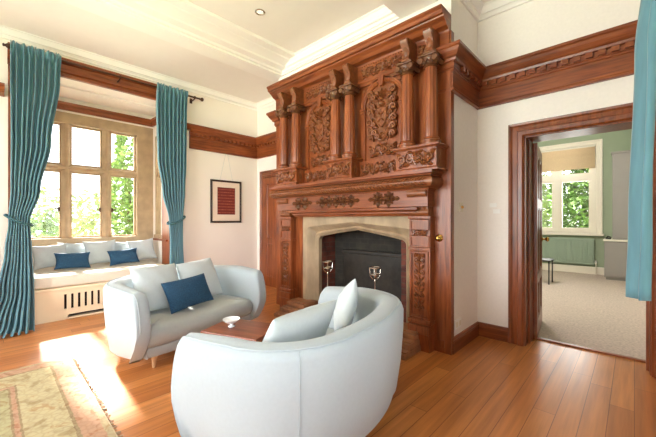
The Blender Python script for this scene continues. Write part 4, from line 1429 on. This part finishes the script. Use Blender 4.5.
t = thing('roman_blind', 'beige linen roman blind half lowered over the far window', 'blind', (0, Y2 + .02, 0))
m = MB()
rows = []
for k in range(25):
    f = k / 24
    z = 2.93 - f * .50
    dy = -.006 - .02 * abs(math.sin(f * PI * 1.5)) * (1 if f > .35 else .2)
    rows.append([(a + .02, dy, z), (b - .02, dy, z)])
m.rings(rows, False)
m.build('fabric', 'blind', t, True, 180, solid=.006)
MB().box(a + .01, b - .01, -.03, .02, 2.915, 2.945).build('head_rail', 'white_paint', t)
t = thing('radiator', 'long pale green panel radiator under the far window', 'radiator', (0, Y2, 0))
m = MB()
m.box(-1.85, -.66, -.085, -.04, .22, .82, .006)
for k in range(26):
    x = -1.83 + k * .0447
    m.box(x, x + .022, -.094, -.08, .26, .78, .004)
m.build('panel', 'grey_green', t)
m = MB(); m.tube([(-.63, -.06, 0.004), (-.63, -.06, .26), (-.67, -.06, .27)], .012, 8); m.build('pipe', 'white_paint', t, True)
MB().lathe([(.018, 0), (.02, .03), (.016, .06)], (-.63, -.06, .26), 12).build('valve', 'white_plate', t, True)
for x in (-1.7, -.8):
    MB().box(x, x + .04, -.05, -.002, .4, .6).build('wall_bracket', 'grey_green', t)
# grey cupboard with desk top and tall panel
t = thing('cupboard', 'tall grey cupboard with low worktop in the corner of the green room', 'cupboard', (0, 0, 0))
m = MB(); m.box(-.455, .135, 8.80, 9.46, .06, .80); m.box(-.43, .135, 8.83, 9.46, .005, .06); m.build('body', 'grey_paint', t)
MB().box(-.475, .135, 8.78, 9.46, .80, .84, .006).build('worktop', 'white_paint', t)
m = MB(); m.box(-.33, .135, 8.82, 9.46, .842, 2.60); m.box(-.35, .135, 8.80, 9.46, 2.60, 2.64, .006); m.build('upper_unit', 'grey_paint', t)
MB().box(-.445, .12, 8.785, 8.80, .09, .775, .004).build('door', 'grey_paint', t)
MB().box(-.31, .12, 8.805, 8.82, .87, 2.57, .004).build('door', 'grey_paint', t)
o = MB()
o.box(-.44, -.35, 8.84, 8.98, .842, .87, .006); o.tube([(-.42, 8.86, .87), (-.40, 8.9, .9), (-.37, 8.94, .885), (-.36, 8.96, .87)], .012, 6)
tag(o.build('desk_phone', 'black', None, True, 40), 'small dark object lying on the worktop of the grey cupboard', 'telephone')
# small side table with thin dark legs
t = thing('side_table', 'small dark metal side table just inside the next room', 'table', (-1.36, 7.55, .004))
MB().box(-.2, .2, -.2, .2, .44, .465, .004).build('table_top', 'black', t)
for x in (-.185, .165):
    for y in (-.185, .165):
        MB().box(x, x + .02, y, y + .02, 0, .44).build('leg', 'black', t)

# ------------------------------------------------------------------ garden
def ground(name, label, x0, x1, y0, y1, z):
    struct(MB().box(x0, x1, y0, y1, z - .1, z).build(name, 'lawn'), label, 'garden ground')
ground('garden_lawn', 'sunny lawn outside the windows', -40, 30, -25, 40, -.35)
def shrub(name, label, cat, c, rx, ry, rz, nleaf, size, mat, seed, group=None, trunk=0):
    r = random.Random(seed)
    t = thing(name, label, cat, (c[0], c[1], -.35), 0, group)
    m = MB()
    for k in range(nleaf):
        a = r.uniform(0, 2 * PI); q = r.uniform(-1, 1); rad = r.uniform(.55, 1.0) ** .5
        lump = 1 + .18 * math.sin(3 * a + seed) * math.cos(4 * q + seed) + .1 * math.sin(7 * a + q * 5)
        s = math.sqrt(1 - q * q)
        p = Vector((rx * s * math.cos(a) * rad * lump, ry * s * math.sin(a) * rad * lump, c[2] + rz * q * rad * lump))
        if p.z < .02: p.z = r.uniform(.02, .3)
        u = Vector((r.uniform(-1, 1), r.uniform(-1, 1), r.uniform(-.6, .6))).normalized()
        v = u.cross(Vector((r.uniform(-1, 1), r.uniform(-1, 1), r.uniform(-1, 1)))).normalized()
        L = size * r.uniform(.7, 1.4); w = L * .5
        m.face([m.bm.verts.new(p - u * L * .5), m.bm.verts.new(p + v * w * .5), m.bm.verts.new(p + u * L * .5), m.bm.verts.new(p - v * w * .5)])
    m.build('foliage', mat, t)
    m = MB()
    for k in range(5):
        a = 2 * PI * k / 5 + seed
        hh = c[2] + rz * .3
        m.tube([(.08 * math.cos(a), .08 * math.sin(a), 0), (.25 * rx * math.cos(a), .25 * ry * math.sin(a), hh * .5), (.55 * rx * math.cos(a), .55 * ry * math.sin(a), hh)], [.05 + trunk, .03 + trunk * .6, .012], 6)
    m.build('stem', 'bark', t)
    return t
shrub('tree', 'tall leafy tree outside the right hand lights of the bay window', 'tree', (-9.4, 2.62, 2.4), .75, .55, 2.3, 5200, .13, 'leaf', 1, None, .03)
shrub('shrub', 'rounded green shrub outside the middle light of the bay window', 'shrub', (-9.6, 1.6, 1.0), .42, .3, .8, 900, .11, 'leaf_light', 2)
shrub('shrub', 'dark green bush at the foot of the left hand light of the bay window', 'shrub', (-10.2, .85, .9), .45, .42, .9, 1300, .12, 'leaf', 3)
shrub('hedge', 'pale distant hedge across the garden', 'hedge', (-19, 2.0, 1.4), 1.2, 9, 1.5, 3500, .3, 'leaf_light', 4)
shrub('shrub', 'dense leafy bush outside the right sash of the green room window', 'shrub', (-1.05, 11.6, 1.8), .75, .5, 2.1, 6500, .16, 'leaf_dark', 5)
shrub('shrub', 'lighter leafy bush outside the left sash of the green room window', 'shrub', (-2.75, 12.6, 1.7), .8, .6, 1.9, 3600, .17, 'leaf_light', 6)

# ------------------------------------------------------------------ light
w = bpy.data.worlds.new('daylight'); sc.world = w
w.use_nodes = True
nt = w.node_tree
bg = nt.nodes['Background']
tc = N(nt, 'ShaderNodeTexCoord'); sx = N(nt, 'ShaderNodeSeparateXYZ')
nt.links.new(tc.outputs['Generated'], sx.inputs[0])
rp = ramp(nt, [(0, (.55, .6, .5)), (.5, (.95, .97, 1.0)), (.75, (.85, .92, 1.0)), (1, (.7, .82, 1.0))])
mr = N(nt, 'ShaderNodeMapRange'); mr.inputs['From Min'].default_value = -1; mr.inputs['From Max'].default_value = 1
nt.links.new(sx.outputs['Z'], mr.inputs['Value']); nt.links.new(mr.outputs[0], rp.inputs[0]); nt.links.new(rp.outputs[0], bg.inputs['Color'])
bg.inputs['Strength'].default_value = 4.0
def sun(direction, e, col):
    l = bpy.data.lights.new('sun', 'SUN'); l.energy = e; l.color = col; l.angle = R(4.0)
    o = bpy.data.objects.new('sun', l); COL.objects.link(o)
    o.rotation_euler = Vector(direction).to_track_quat('-Z', 'Y').to_euler()
sun((1, .01, -.69), 60, (1, .95, .87))
def area(name, loc, direction, sx_, sy_, e, col=(1, .98, .95)):
    l = bpy.data.lights.new(name, 'AREA'); l.shape = 'RECTANGLE'; l.size = sx_; l.size_y = sy_; l.energy = e; l.color = col
    o = bpy.data.objects.new(name, l); COL.objects.link(o)
    o.location = loc; o.rotation_euler = Vector(direction).to_track_quat('-Z', 'Z').to_euler()
area('daylight_right_window', (XR + .35, .1, 1.8), (-1, 0, .15), 3.6, 2.4, 60, (.95, .98, 1))
area('added_fill_front', (-2.7, YF - .4, 1.8), (0, 1, .16), 3.8, 2.5, 420, (.95, .98, 1))  # added fill lamp outside the unseen front opening
area('daylight_bay_window', (AX - .5, 1.05, 1.85), (1, 0, -.1), 1.7, 1.8, 60, (1, .97, .9))
area('daylight_far_window', (-1.25, Y2 + .5, 1.8), (0, -1, -.1), 1.2, 2.0, 90)
l = bpy.data.lights.new('added_fill_next_room', 'POINT'); l.energy = 190; l.shadow_soft_size = .18; l.color = (1, .95, .9)  # unseen point lamp added to brighten the next room
o = bpy.data.objects.new('added_fill_next_room', l); COL.objects.link(o); o.location = (-1.6, 6.3, 2.9)

vs = sc.view_settings
vs.view_transform = 'Standard'; vs.look = 'None'; vs.exposure = -0.26; vs.gamma = 1.0; vs.use_curve_mapping = False
cy = sc.cycles if hasattr(sc, 'cycles') else None
if cy:
    cy.max_bounces = 10; cy.diffuse_bounces = 6; cy.glossy_bounces = 4; cy.transparent_max_bounces = 12
    cy.sample_clamp_indirect = 8
    cy.use_denoising = True
